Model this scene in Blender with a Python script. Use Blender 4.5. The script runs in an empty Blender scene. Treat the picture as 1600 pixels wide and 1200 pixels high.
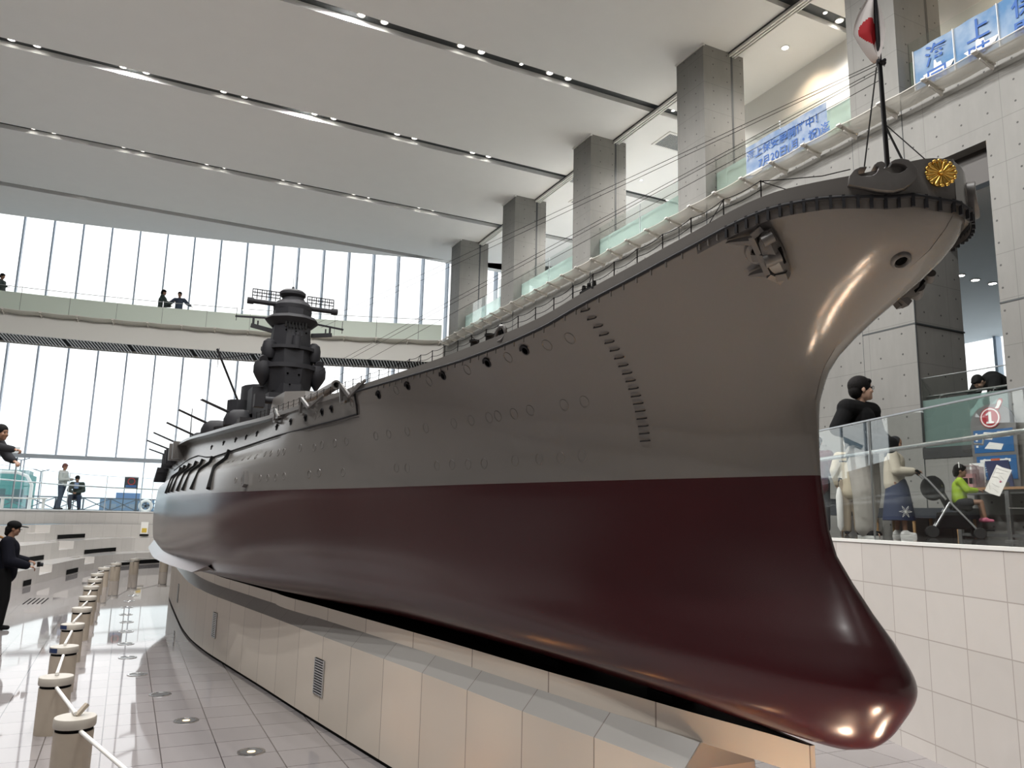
import bpy, bmesh, math, random
import numpy as np
from mathutils import Vector, Matrix, Euler
random.seed(7)
SC = bpy.context.scene
COL = SC.collection
# ---------------------------------------------------------------- camera, sky, lamps, exposure
def R3(v): return math.radians(v)
_yaw, _pitch, _roll = R3(25.894), R3(9.854), R3(1.387)
_f = Vector((math.sin(_yaw)*math.cos(_pitch), math.cos(_yaw)*math.cos(_pitch), math.sin(_pitch)))
_r0 = Vector((math.cos(_yaw), -math.sin(_yaw), 0.0)); _u0 = _r0.cross(_f)
_r = _r0*math.cos(_roll) + _u0*math.sin(_roll); _u = -_r0*math.sin(_roll) + _u0*math.cos(_roll)
cam = bpy.data.cameras.new('camera'); camo = bpy.data.objects.new('camera', cam); COL.objects.link(camo)
cam.sensor_fit = 'HORIZONTAL'; cam.sensor_width = 36; cam.lens = 1212.0/1600*36; cam.clip_end = 1500; cam.clip_start = .05
camo.matrix_world = Matrix(((_r.x, _u.x, -_f.x, 0), (_r.y, _u.y, -_f.y, 0), (_r.z, _u.z, -_f.z, 1.85), (0, 0, 0, 1)))
SC.camera = camo
w = bpy.data.worlds.new('overcast_sky'); SC.world = w; w.use_nodes = True
wn = w.node_tree; bg = wn.nodes['Background']
tc = wn.nodes.new('ShaderNodeTexCoord'); sx = wn.nodes.new('ShaderNodeSeparateXYZ'); cr = wn.nodes.new('ShaderNodeValToRGB')
wn.links.new(tc.outputs['Generated'], sx.inputs[0]); wn.links.new(sx.outputs['Z'], cr.inputs[0]); wn.links.new(cr.outputs[0], bg.inputs[0])
cr.color_ramp.elements[0].position = 0.0; cr.color_ramp.elements[0].color = (.80, .92, 1.0, 1)
cr.color_ramp.elements[1].position = 0.12; cr.color_ramp.elements[1].color = (1.0, 1.0, 1.0, 1)
bg.inputs[1].default_value = 1.2
def lamp(name, kind, loc, energy, color=(1, 1, 1), size=.05, target=None, spot=60, blend=.6):
    l = bpy.data.lights.new(name, kind); l.energy = energy; l.color = color
    if kind == 'AREA': l.shape = 'DISK'; l.size = size
    else: l.shadow_soft_size = size
    if kind == 'SPOT': l.spot_size = R3(spot); l.spot_blend = blend
    o = bpy.data.objects.new(name, l); COL.objects.link(o); o.location = loc
    if target is not None:
        o.rotation_euler = (Vector(target)-Vector(loc)).to_track_quat('-Z', 'Y').to_euler()
    return o
vs = SC.view_settings; vs.view_transform = 'Standard'; vs.look = 'None'; vs.exposure = 0.55; vs.gamma = 1.0; vs.use_curve_mapping = False
SC.display_settings.display_device = 'sRGB'
SC.cycles.max_bounces = 10; SC.cycles.diffuse_bounces = 5; SC.cycles.glossy_bounces = 4; SC.cycles.transparent_max_bounces = 16
SC.cycles.caustics_reflective = False; SC.cycles.caustics_refractive = False
SC.cycles.sample_clamp_indirect = 6.0

# ---------------------------------------------------------------- mesh helpers
class MB:
    def __init__(s): s.v = []; s.f = []; s.uv = []; s.mi = []; s.cur = 0
    def add(s, vs, fs, uvs=None):
        b = len(s.v); s.v += [tuple(map(float, v)) for v in vs]
        for i, f in enumerate(fs):
            s.f.append([b+k for k in f]); s.mi.append(s.cur)
            s.uv.append(uvs[i] if uvs else None)
        return s
    def quad(s, p, uv=None): return s.add(p, [list(range(len(p)))], [uv] if uv else None)
    def box(s, a, b):
        x0, y0, z0 = [min(a[i], b[i]) for i in range(3)]; x1, y1, z1 = [max(a[i], b[i]) for i in range(3)]
        v = [(x0,y0,z0),(x1,y0,z0),(x1,y1,z0),(x0,y1,z0),(x0,y0,z1),(x1,y0,z1),(x1,y1,z1),(x0,y1,z1)]
        return s.add(v, [(3,2,1,0),(4,5,6,7),(0,1,5,4),(1,2,6,5),(2,3,7,6),(3,0,4,7)])
    def obox(s, c, ax, ay, az, h):
        """oriented box: centre, three unit axes, half sizes"""
        c = Vector(c); ax, ay, az = Vector(ax)*h[0], Vector(ay)*h[1], Vector(az)*h[2]
        v = [c+ax*i+ay*j+az*k for k in (-1, 1) for i, j in ((-1,-1),(1,-1),(1,1),(-1,1))]
        return s.add(v, [(3,2,1,0),(4,5,6,7),(0,1,5,4),(1,2,6,5),(2,3,7,6),(3,0,4,7)])
    def bar(s, a, b, wd, ht, up=(0, 0, 1)):
        a, b = Vector(a), Vector(b); d = (b-a); L = d.length; d.normalize()
        sd = d.cross(Vector(up))
        if sd.length < 1e-4: sd = d.cross(Vector((1, 0, 0)))
        sd.normalize(); u = sd.cross(d)
        return s.obox((a+b)/2, d, sd, u, (L/2, wd/2, ht/2))
    def cyl(s, a, b, r0, r1=None, n=12, cap=True):
        a, b = Vector(a), Vector(b); r1 = r0 if r1 is None else r1
        d = (b-a).normalized(); x = d.orthogonal().normalized(); y = d.cross(x)
        v = []
        for p, r in ((a, r0), (b, r1)):
            for i in range(n):
                t = 2*math.pi*i/n; v.append(p+(x*math.cos(t)+y*math.sin(t))*r)
        fs = [(i, (i+1) % n, n+(i+1) % n, n+i) for i in range(n)]
        if cap: fs += [tuple(range(n-1, -1, -1)), tuple(range(n, 2*n))]
        return s.add(v, fs)
    def tube(s, pts, r, n=8, closed=False):
        pts = [Vector(p) for p in pts]; N = len(pts); v = []; px = None
        rr = r if isinstance(r, (list, tuple)) else [r]*N
        for i, p in enumerate(pts):
            if closed: t = pts[(i+1) % N]-pts[i-1]
            else: t = pts[min(i+1, N-1)]-pts[max(i-1, 0)]
            t.normalize()
            px = t.orthogonal().normalized() if px is None else (px-t*px.dot(t)).normalized()
            q = t.cross(px)
            for k in range(n):
                a = 2*math.pi*k/n; v.append(p+(px*math.cos(a)+q*math.sin(a))*rr[i])
        fs = []
        for i in range(N if closed else N-1):
            j = (i+1) % N
            for k in range(n): fs.append((i*n+k, i*n+(k+1) % n, j*n+(k+1) % n, j*n+k))
        if not closed: fs += [tuple(range(n-1, -1, -1)), tuple(range((N-1)*n, N*n))]
        return s.add(v, fs)
    def lathe(s, prof, c=(0, 0, 0), n=20, ax=(0, 0, 1), cap=True):
        """prof: (radius, height) list about axis through c"""
        az = Vector(ax).normalized(); x = az.orthogonal().normalized() if abs(az.z) < .999 else Vector((1, 0, 0)); y = az.cross(x); c = Vector(c)
        v = []
        for r, h in prof:
            for i in range(n):
                t = 2*math.pi*i/n; v.append(c+az*h+(x*math.cos(t)+y*math.sin(t))*r)
        fs = []
        for j in range(len(prof)-1):
            for i in range(n): fs.append((j*n+i, j*n+(i+1) % n, (j+1)*n+(i+1) % n, (j+1)*n+i))
        if cap and prof[0][0] > 1e-5: fs.append(tuple(range(n-1, -1, -1)))
        if cap and prof[-1][0] > 1e-5: fs.append(tuple(range((len(prof)-1)*n, len(prof)*n)))
        return s.add(v, fs)
    def ell(s, c, r, n=14, m=9, M=None):
        c = Vector(c); r = (r, r, r) if not isinstance(r, (tuple, list)) else r
        v = []
        for j in range(m+1):
            ph = math.pi*j/m
            for i in range(n):
                t = 2*math.pi*i/n
                p = Vector((r[0]*math.sin(ph)*math.cos(t), r[1]*math.sin(ph)*math.sin(t), r[2]*math.cos(ph)))
                if M is not None: p = M @ p
                v.append(c+p)
        fs = [(j*n+i, (j+1)*n+i, (j+1)*n+(i+1) % n, j*n+(i+1) % n) for j in range(m) for i in range(n)]
        return s.add(v, fs)
    def prism(s, poly, z0, z1, top=None):
        """poly: list of (x,y); top: other outline at z1"""
        n = len(poly); t = top or poly
        v = [(p[0], p[1], z0) for p in poly]+[(p[0], p[1], z1) for p in t]
        return s.add(v, [(i, (i+1) % n, n+(i+1) % n, n+i) for i in range(n)]+[tuple(range(n-1, -1, -1)), tuple(range(n, 2*n))])
    def grid(s, rows, closed=False, uvs=None):
        n = len(rows[0]); m = len(rows); v = [p for r in rows for p in r]; fs = []; uu = []
        for j in range(m-1):
            for i in range(n if closed else n-1):
                q = (j*n+i, j*n+(i+1) % n, (j+1)*n+(i+1) % n, (j+1)*n+i); fs.append(q)
                if uvs: uu.append([uvs[k//n][k % n] for k in q])
        return s.add(v, fs, uu if uvs else None)
    def xf(s, M):
        s.v = [tuple(M @ Vector(v)) for v in s.v]; return s
    def mesh(s, name, mats, org=(0, 0, 0), smooth=None, weld=False):
        me = bpy.data.meshes.new(name)
        me.from_pydata([(a-org[0], b-org[1], c-org[2]) for a, b, c in s.v], [], s.f)
        for m in (mats if isinstance(mats, (list, tuple)) else [mats]): me.materials.append(m)
        me.polygons.foreach_set('material_index', s.mi)
        if any(u for u in s.uv):
            l = me.uv_layers.new(name='UVMap'); k = 0
            for f, u in zip(s.f, s.uv):
                for i in range(len(f)):
                    if u: l.data[k].uv = u[i]
                    k += 1
        bm = bmesh.new(); bm.from_mesh(me)
        if weld: bmesh.ops.remove_doubles(bm, verts=bm.verts, dist=weld)
        bmesh.ops.recalc_face_normals(bm, faces=bm.faces); bm.to_mesh(me); bm.free()
        if smooth is not None:
            me.shade_smooth(); me.set_sharp_from_angle(angle=R3(smooth))
        return me
    def build(s, name, mats, parent=None, smooth=None, weld=False):
        org = wloc(parent) if parent else (0, 0, 0)
        o = bpy.data.objects.new(name, s.mesh(name, mats, org, smooth, weld)); COL.objects.link(o)
        if parent: o.parent = parent
        return o
def wloc(p):
    q = Vector((0, 0, 0))
    while p: q += p.location; p = p.parent
    return tuple(q)
def tag(o, label, cat, group=None):
    o['label'] = label; o['category'] = cat
    if group: o['group'] = group
    return o
def thing(name, label, cat, loc=(0, 0, 0), group=None, rz=0):
    o = bpy.data.objects.new(name, None); COL.objects.link(o); o.location = loc; o.rotation_euler = (0, 0, rz)
    o.empty_display_size = .1
    return tag(o, label, cat, group)
def solo(name, mb, mat, label, cat, loc=None, group=None, smooth=None):
    """a thing that is one mesh, with its origin at loc"""
    me = mb.mesh(name, mat, loc or (0, 0, 0), smooth); o = bpy.data.objects.new(name, me); COL.objects.link(o)
    if loc: o.location = loc
    return tag(o, label, cat, group)
def struct(name, mb, mat, parent=None, smooth=None, weld=False):
    o = mb.build(name, mat, parent, smooth, weld); o['kind'] = 'structure'; return o
def put(src, loc, rot=None, scale=None, parent=None):
    c = src.copy(); COL.objects.link(c); c.location = loc
    if rot is not None: c.rotation_euler = rot
    if scale is not None: c.scale = scale
    if parent is not None: c.parent = parent
    return c
def copy_tree(o, loc, rz=None, label=None, group=None):
    c = o.copy(); COL.objects.link(c); c.location = loc
    if rz is not None: c.rotation_euler = (0, 0, rz)
    if label: c['label'] = label
    if group: c['group'] = group
    for ch in list(o.children):
        d = ch.copy(); COL.objects.link(d); d.parent = c
        for g in ch.children:
            e = g.copy(); COL.objects.link(e); e.parent = d
    return c
def pchip(xs, ys, x):
    xs = np.asarray(xs, float); ys = np.asarray(ys, float); x = np.clip(np.asarray(x, float), xs[0], xs[-1])
    h = np.diff(xs); dl = np.diff(ys)/h; m = np.zeros(len(xs))
    for i in range(1, len(xs)-1):
        if dl[i-1]*dl[i] > 0:
            w1 = 2*h[i]+h[i-1]; w2 = h[i]+2*h[i-1]; m[i] = (w1+w2)/(w1/dl[i-1]+w2/dl[i])
    m[0] = dl[0]; m[-1] = dl[-1]
    i = np.clip(np.searchsorted(xs, x, side='right')-1, 0, len(xs)-2); t = (x-xs[i])/h[i]
    return (2*t**3-3*t**2+1)*ys[i]+(t**3-2*t**2+t)*h[i]*m[i]+(-2*t**3+3*t**2)*ys[i+1]+(t**3-t**2)*h[i]*m[i+1]

# ---------------------------------------------------------------- materials
def newmat(name):
    m = bpy.data.materials.new(name); m.use_nodes = True
    return m, m.node_tree, m.node_tree.nodes['Principled BSDF']
def mat(name, col, rough=.5, metal=0, spec=.5, noise=0, nscale=6, bump=0, bscale=60, emit=None, es=1, coat=0):
    m, t, b = newmat(name)
    b.inputs['Base Color'].default_value = (*col, 1); b.inputs['Roughness'].default_value = rough
    b.inputs['Metallic'].default_value = metal; b.inputs['Specular IOR Level'].default_value = spec
    b.inputs['Coat Weight'].default_value = coat
    tc = t.nodes.new('ShaderNodeTexCoord')
    if noise:
        n = t.nodes.new('ShaderNodeTexNoise'); n.inputs['Scale'].default_value = nscale; n.inputs['Detail'].default_value = 5
        t.links.new(tc.outputs['Object'], n.inputs['Vector'])
        mx = t.nodes.new('ShaderNodeMix'); mx.data_type = 'RGBA'
        mx.inputs['A'].default_value = (*[c*(1-noise) for c in col], 1); mx.inputs['B'].default_value = (*[min(1, c*(1+noise)) for c in col], 1)
        t.links.new(n.outputs['Fac'], mx.inputs['Factor']); t.links.new(mx.outputs['Result'], b.inputs['Base Color'])
    if bump:
        n2 = t.nodes.new('ShaderNodeTexNoise'); n2.inputs['Scale'].default_value = bscale; n2.inputs['Detail'].default_value = 3
        t.links.new(tc.outputs['Object'], n2.inputs['Vector'])
        bp = t.nodes.new('ShaderNodeBump'); bp.inputs['Strength'].default_value = bump; bp.inputs['Distance'].default_value = .01
        t.links.new(n2.outputs['Fac'], bp.inputs['Height']); t.links.new(bp.outputs['Normal'], b.inputs['Normal'])
    if emit:
        b.inputs['Emission Color'].default_value = (*emit, 1); b.inputs['Emission Strength'].default_value = es
    return m
def math_node(t, op, a, b=None, c=None):
    n = t.nodes.new('ShaderNodeMath'); n.operation = op
    for i, x in enumerate((a, b, c)):
        if x is None: continue
        if isinstance(x, (int, float)): n.inputs[i].default_value = x
        else: t.links.new(x, n.inputs[i])
    return n.outputs[0]
def mixc(t, fac, a, b):
    mx = t.nodes.new('ShaderNodeMix'); mx.data_type = 'RGBA'
    if isinstance(fac, (int, float)): mx.inputs['Factor'].default_value = fac
    else: t.links.new(fac, mx.inputs['Factor'])
    for k, x in (('A', a), ('B', b)):
        if isinstance(x, tuple): mx.inputs[k].default_value = (*x, 1) if len(x) == 3 else x
        else: t.links.new(x, mx.inputs[k])
    return mx.outputs['Result']
def tile_mat(name, col, tw, th, seam, sw=.004, rough=.1, coord='UV', spec=.5, var=.06, offset=0.0, veins=.05, coat=0, axes=(0, 1), shift=(0, 0)):
    """square stone slabs; seams and per-slab tone from the surface's own coordinates in metres"""
    m, t, b = newmat(name)
    tc = t.nodes.new('ShaderNodeTexCoord'); sp = t.nodes.new('ShaderNodeSeparateXYZ'); t.links.new(tc.outputs[coord], sp.inputs[0])
    u = math_node(t, 'DIVIDE', math_node(t, 'ADD', sp.outputs[axes[0]], 50*tw+shift[0]), tw)
    v = math_node(t, 'DIVIDE', math_node(t, 'ADD', sp.outputs[axes[1]], 50*th+shift[1]), th)
    fv = math_node(t, 'FLOOR', v)
    if offset: u = math_node(t, 'ADD', u, math_node(t, 'MULTIPLY', fv, offset))
    fu = math_node(t, 'FLOOR', u)
    du = math_node(t, 'MULTIPLY', math_node(t, 'PINGPONG', u, .5), tw); dv = math_node(t, 'MULTIPLY', math_node(t, 'PINGPONG', v, .5), th)
    line = math_node(t, 'LESS_THAN', math_node(t, 'MINIMUM', du, dv), sw)
    cb = t.nodes.new('ShaderNodeCombineXYZ'); t.links.new(fu, cb.inputs[0]); t.links.new(fv, cb.inputs[1])
    wn_ = t.nodes.new('ShaderNodeTexWhiteNoise'); t.links.new(cb.outputs[0], wn_.inputs['Vector'])
    c1 = mixc(t, wn_.outputs['Value'], tuple(c*(1-var) for c in col), tuple(min(1, c*(1+var)) for c in col))
    n = t.nodes.new('ShaderNodeTexNoise'); n.inputs['Scale'].default_value = 3; n.inputs['Detail'].default_value = 6; n.inputs['Distortion'].default_value = 1.2
    t.links.new(tc.outputs['Object'], n.inputs['Vector'])
    c2 = mixc(t, math_node(t, 'MULTIPLY', n.outputs['Fac'], veins*2), c1, tuple(c*.6 for c in col))
    t.links.new(mixc(t, line, c2, seam), b.inputs['Base Color'])
    b.inputs['Roughness'].default_value = rough; b.inputs['Specular IOR Level'].default_value = spec; b.inputs['Coat Weight'].default_value = coat; b.inputs['Coat Roughness'].default_value = .02
    return m
def concrete_mat(name, col=(.222, .217, .204)):
    """board-formed concrete: panel joints and tie holes on axis-aligned faces"""
    m, t, b = newmat(name)
    g = t.nodes.new('ShaderNodeNewGeometry'); sp = t.nodes.new('ShaderNodeSeparateXYZ'); t.links.new(g.outputs['Position'], sp.inputs[0])
    u = math_node(t, 'ADD', math_node(t, 'ADD', sp.outputs[0], sp.outputs[1]), 20.11); v = math_node(t, 'ADD', sp.outputs[2], 10.0)
    hu = math_node(t, 'SUBTRACT', math_node(t, 'MULTIPLY', math_node(t, 'FRACT', math_node(t, 'DIVIDE', u, .42)), .42), .21)
    hv = math_node(t, 'SUBTRACT', math_node(t, 'MULTIPLY', math_node(t, 'FRACT', math_node(t, 'DIVIDE', v, .345)), .345), .1725)
    d = math_node(t, 'SQRT', math_node(t, 'ADD', math_node(t, 'POWER', hu, 2.0), math_node(t, 'POWER', hv, 2.0)))
    hole = math_node(t, 'LESS_THAN', d, .0165)
    seam = math_node(t, 'LESS_THAN', math_node(t, 'MULTIPLY', math_node(t, 'PINGPONG', math_node(t, 'DIVIDE', math_node(t, 'ADD', v, .0), .69), .5), .69), .0045)
    seam2 = math_node(t, 'LESS_THAN', math_node(t, 'MULTIPLY', math_node(t, 'PINGPONG', math_node(t, 'DIVIDE', u, 1.26), .5), 1.26), .004)
    n = t.nodes.new('ShaderNodeTexNoise'); n.inputs['Scale'].default_value = 1.3; n.inputs['Detail'].default_value = 8; n.inputs['Roughness'].default_value = .65
    mp = t.nodes.new('ShaderNodeMapping'); mp.inputs['Scale'].default_value = (1, 1, .45); t.links.new(g.outputs['Position'], mp.inputs[0]); t.links.new(mp.outputs[0], n.inputs['Vector'])
    n2 = t.nodes.new('ShaderNodeTexNoise'); n2.inputs['Scale'].default_value = 14; n2.inputs['Detail'].default_value = 4
    mp2 = t.nodes.new('ShaderNodeMapping'); mp2.inputs['Scale'].default_value = (1, 1, .12); t.links.new(g.outputs['Position'], mp2.inputs[0]); t.links.new(mp2.outputs[0], n2.inputs['Vector'])
    cA = mixc(t, n.outputs['Fac'], tuple(c*.72 for c in col), tuple(c*1.25 for c in col))
    cB = mixc(t, math_node(t, 'MULTIPLY', n2.outputs['Fac'], .35), cA, tuple(c*.7 for c in col))
    cC = mixc(t, math_node(t, 'MULTIPLY', math_node(t, 'MAXIMUM', seam, seam2), .5), cB, tuple(c*.35 for c in col))
    cD = mixc(t, math_node(t, 'MULTIPLY', hole, .85), cC, (.03, .03, .028))
    t.links.new(cD, b.inputs['Base Color']); b.inputs['Roughness'].default_value = .6; b.inputs['Specular IOR Level'].default_value = .35
    return m
def glass_mat(name, tint=(.93, .98, .96), gloss=.10, dens=0.0, body=(.6, .75, .7)):
    """thin architectural glass: see-through, a mirror share that grows at grazing angles, a little body colour"""
    m = bpy.data.materials.new(name); m.use_nodes = True; t = m.node_tree; t.nodes.clear()
    out = t.nodes.new('ShaderNodeOutputMaterial'); tr = t.nodes.new('ShaderNodeBsdfTransparent'); tr.inputs[0].default_value = (*tint, 1)
    gl = t.nodes.new('ShaderNodeBsdfGlossy'); gl.inputs['Roughness'].default_value = 0.0; gl.inputs['Color'].default_value = (1, 1, 1, 1)
    fr = t.nodes.new('ShaderNodeLayerWeight'); fr.inputs[0].default_value = .25
    df = t.nodes.new('ShaderNodeBsdfTranslucent' if 'frosted' in name else 'ShaderNodeBsdfDiffuse'); df.inputs[0].default_value = (*body, 1)
    m1 = t.nodes.new('ShaderNodeMixShader'); m1.inputs[0].default_value = dens
    t.links.new(tr.outputs[0], m1.inputs[1]); t.links.new(df.outputs[0], m1.inputs[2])
    fac = math_node(t, 'ADD', math_node(t, 'MULTIPLY', fr.outputs['Fresnel'], .18), gloss*.12)
    m2 = t.nodes.new('ShaderNodeMixShader'); t.links.new(fac, m2.inputs[0]); t.links.new(m1.outputs[0], m2.inputs[1]); t.links.new(gl.outputs[0], m2.inputs[2])
    t.links.new(m2.outputs[0], out.inputs[0])
    return m
M_ceil = mat('painted_ceiling', (.85, .85, .83), .8, noise=.02, nscale=2)
M_white = mat('white_paint', (.78, .77, .74), .6)
M_cream = mat('cream_paint', (.68, .62, .52), .6)
M_strip = mat('dark_light_slot', (.035, .04, .042), .5)
M_black = mat('black', (.004, .004, .004), .8, spec=.1)
M_conc = concrete_mat('board_formed_concrete')
M_floor = tile_mat('polished_marble_floor', (.285, .265, .265), .40, .40, (.09, .08, .08), .0042, .035, 'Object', spec=.42)
M_darkfloor = tile_mat('polished_grey_granite', (.16, .155, .15), .6, .6, (.08, .08, .08), .003, .06, 'Object', coat=.3)
M_whitetile = tile_mat('white_marble_slab', (.64, .60, .565), .44, .395, (.42, .38, .35), .0045, .22, 'UV', var=.05, veins=.10)
M_terr = tile_mat('terrace_marble', (.55, .525, .50), .62, .445, (.36, .33, .31), .004, .25, 'UV', var=.05, veins=.06)
M_strong = mat('terrace_tread_marble', (.60, .59, .58), .15)
M_alu = mat('brushed_aluminium', (.62, .64, .66), .35, 1)
M_steel = mat('stainless_rail', (.70, .70, .70), .25, 1)
M_fin = mat('window_fin_paint', (.42, .50, .60), .4)
M_glass = glass_mat('clear_glass')
M_wglass = glass_mat('window_glass', (.97, .99, 1.0), .05)
M_railglass = glass_mat('rail_glass', (.94, .96, .95), .15)
M_frostd = glass_mat('satin_green_glass', (.55, .68, .64), .10, .5, (.22, .30, .28))
M_frost = glass_mat('frosted_green_glass', (.76, .85, .83), .10, .45, (.72, .82, .80))
M_net = glass_mat('pale_safety_net', (.95, .94, .90), .0, .62, (.50, .475, .42))
M_bracket = mat('white_bracket', (.72, .69, .64), .5)
M_green = mat('pale_green_frosted_parapet', (.64, .72, .63), .4)
M_beam = mat('beige_beam_cladding', (.62, .61, .575), .6)
M_slat = mat('soffit_slat', (.60, .60, .59), .6)
M_lampglow = mat('downlight_glow', (.9, .9, .9), .4, emit=(1, .96, .88), es=7)
M_lampoff = mat('downlight_dim', (.9, .88, .82), .4, emit=(1, .9, .75), es=1.2)
# ---------------------------------------------------------------- the hall
CEIL = 13.05
FZ = .07                                            # level of the hall floor
def yc(X): return 33.75-.17*X-.0065*X*X          # edge of the ceiling
def yg(X): return 36.1-.17*X-.0065*X*X           # curved window wall
def yb(X): return 33.0-.16*X-.012*X*X            # front of the footbridge
WX0, WX1 = -9.5, 17.0
f = MB().box((-10, -11, -.25), (24, 37, FZ)); struct('floor', f, M_floor)
SLOTS = [1.1+5*k for k in range(7)]; SW = .19
c = MB(); prev = -11
for sy in SLOTS:
    c.box((WX0, prev, CEIL), (WX1+.3, sy-SW, CEIL+.14)); prev = sy+SW
N = 40; xs = [WX0+(WX1+.3-WX0)*i/N for i in range(N+1)]
for i in range(N):
    a, b = xs[i], xs[i+1]
    c.prism([(a, prev), (b, prev), (b, yc(b)), (a, yc(a))], CEIL, CEIL+.14)
    c.prism([(a, yc(a)), (b, yc(b)), (b, yg(b)+.4), (a, yg(a)+.4)], CEIL+1.75, CEIL+1.85)
    c.quad([(a, yc(a), CEIL+.1), (b, yc(b), CEIL+.1), (b, yc(b), CEIL+1.8), (a, yc(a), CEIL+1.8)])
struct('ceiling', c, M_ceil)
s = MB()
for sy in SLOTS: s.box((WX0, sy-SW-.01, CEIL+.13), (WX1+.3, sy+SW+.01, CEIL+.2))
struct('trim_1', s, M_strip)
# right wall: board-formed concrete below the balcony, columns in front of it
r = MB()
r.box((11.2, 9.14, 0), (11.6, 34, 9.08)); r.box((11.2, -11, 0), (11.6, 6.76, 9.08)); r.box((11.2, 6.76, 7.7), (11.6, 8.14, 9.08))
r.box((11.2, 6.76, 0), (11.6, 8.14, 2.95))
struct('wall_right', r, M_conc)
COLY = [8.14+5*k for k in range(-3, 5)]
for i, y in enumerate(COLY):
    m = MB().box((11.19, y, 0 if i == 3 else 8.9), (12.42, y+1.0, CEIL)); o = struct('trim_%d' % (10+i), m, M_conc)
    g = MB().box((12.02, y-.004, 9.08), (12.08, y+.1, CEIL-.02)); g.build('shadow_groove', M_strip, o)
    g = MB().box((11.16, y-.03, CEIL-.05), (11.22, y+1.02, CEIL-.005)); g.build('top_trim', M_white, o)
for i in range(len(COLY)-1):                      # curtain track between the columns
    y0, y1 = COLY[i]+1.0, COLY[i+1]
    t = MB().box((11.98, y0, CEIL-.10), (12.02, y1, CEIL)); t.box((12.06, y0, CEIL-.10), (12.10, y1, CEIL)); t.box((12.14, y0, CEIL-.10), (12.17, y1, CEIL))
    o = struct('trim_%d' % (30+i), t, M_white); MB().box((11.96, y0, CEIL-.03), (12.19, y1, CEIL-.002)).build('track_slot', M_strip, o)
j = MB()
for y in [8.14, 9.14, 13.14, 14.14, 18.14, 19.14, 23.14]: j.box((11.193, y-.012, 1.74), (11.21, y+.012, 9.05))
j.box((11.185, 8.13, 5.12), (11.215, 9.15, 5.145)); j.box((11.18, 8.125, 5.12), (12.43, 8.15, 5.145))
j.box((11.193, -3, 5.12), (11.215, 6.76, 5.145)); 
struct('trim_2', j, M_strip)
b = MB().box((11.3, -11, 8.72), (WX1, 34, 9.075)); struct('trim_3', b, M_conc)
struct('balcony_bounce_floor', MB().box((11.62, -11, 9.05), (WX1, 34, 9.085)), mat('pale_bounce_floor', (.55, .53, .50), .35))  # unseen pale layer, added to bounce lamp light up into the balcony
MB_dark = MB().box((11.42, 6.76, 7.15), (11.6, 8.14, 7.7)); struct('trim_4', MB_dark, mat('dark_lintel_recess', (.045, .038, .034), .5))  # dark block in the recess at the top of the opening
MB_sl = MB().box((11.19, 6.75, 2.93), (11.6, 8.15, 3.10)); struct('trim_5', MB_sl, mat('dark_slab_nose', (.03, .03, .03), .5))
k = MB().box((14.0, -8, 9.08), (14.2, 15.2, CEIL)); k.box((14.0, 15.0, 9.08), (WX1, 15.2, CEIL)); k.box((WX1, 15.2, 12.3), (WX1+.2, 37, CEIL+1.6))
struct('wall_balcony', k, M_white)
wq = struct('window_3', MB().quad([(WX1+.1, 15.2, 9.08), (WX1+.1, 33, 9.08), (WX1+.1, 33, 12.3), (WX1+.1, 15.2, 12.3)]), M_wglass)
for y in np.arange(16.4, 33, 1.6): MB().box((WX1, y-.03, 9.08), (WX1+.2, y+.03, 12.3)).build('mullion', M_fin, wq)
# side room seen through the opening
q = MB().box((11.6, -3, 2.95), (21.5, 17, 3.10)); struct('trim_6', q, M_darkfloor)
q = MB().box((11.6, -3, 7.2), (21.5, 17, 7.4)); struct('trim_7', q, M_ceil)
q = MB().box((12.45, 8.5, 3.1), (12.93, 8.62, 7.2)); struct('trim_8', q, M_cream)
q = MB().box((12.42, 8.49, 3.1), (12.45, 8.55, 7.2)); struct('trim_9', q, M_strip)
q = MB().box((11.6, 17, 3.1), (21.5, 17.2, 7.2)); q.box((11.6, -3.2, 3.1), (21.5, -3, 7.2)); q.box((11.62, 9.14, 3.1), (11.8, 17, 7.2)); q.box((21.4, -3, 3.1), (21.6, 10, 7.2)); struct('wall_side_room', q, M_white)
wd = MB().quad([(21.5, 10, 3.1), (21.5, 17, 3.1), (21.5, 17, 7.2), (21.5, 10, 7.2)]); wo = struct('window_2', wd, M_wglass)
for y in (11.5, 13.1, 14.7): MB().box((21.3, y-.04, 3.1), (21.55, y+.04, 7.2)).build('mullion', M_fin, wo)
MB().box((21.42, 10, 5.0), (21.55, 17, 5.06)).build('transom', M_fin, wo)
# left and back walls, out of view: plain concrete
M_dconc = mat('dark_panelled_wall', (.07, .068, .066), .8)
struct('wall_left', MB().box((WX0-.3, -11, 0), (WX0, 37, CEIL+2)), M_dconc)
struct('wall_back', MB().box((WX0, -11.3, 0), (WX1, -11, CEIL+.2)), M_conc)
for (x, y) in [(-5, 1.1), (-1, 1.1), (3.5, 1.1), (-5, 6.1), (-1, 6.1), (3.5, 6.1), (-1, -3.9), (3.5, -3.9), (-5, 11.1), (-1, 11.1), (3.5, 11.1), (-1, 16.1), (3.5, 16.1), (-1, 21.1), (3.5, 21.1)]:
    lamp('ceiling_slot_light', 'SPOT', (x, y, CEIL+.05), 900, (1, .985, .96), .12, (x, y, 0), 179, .35)
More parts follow.
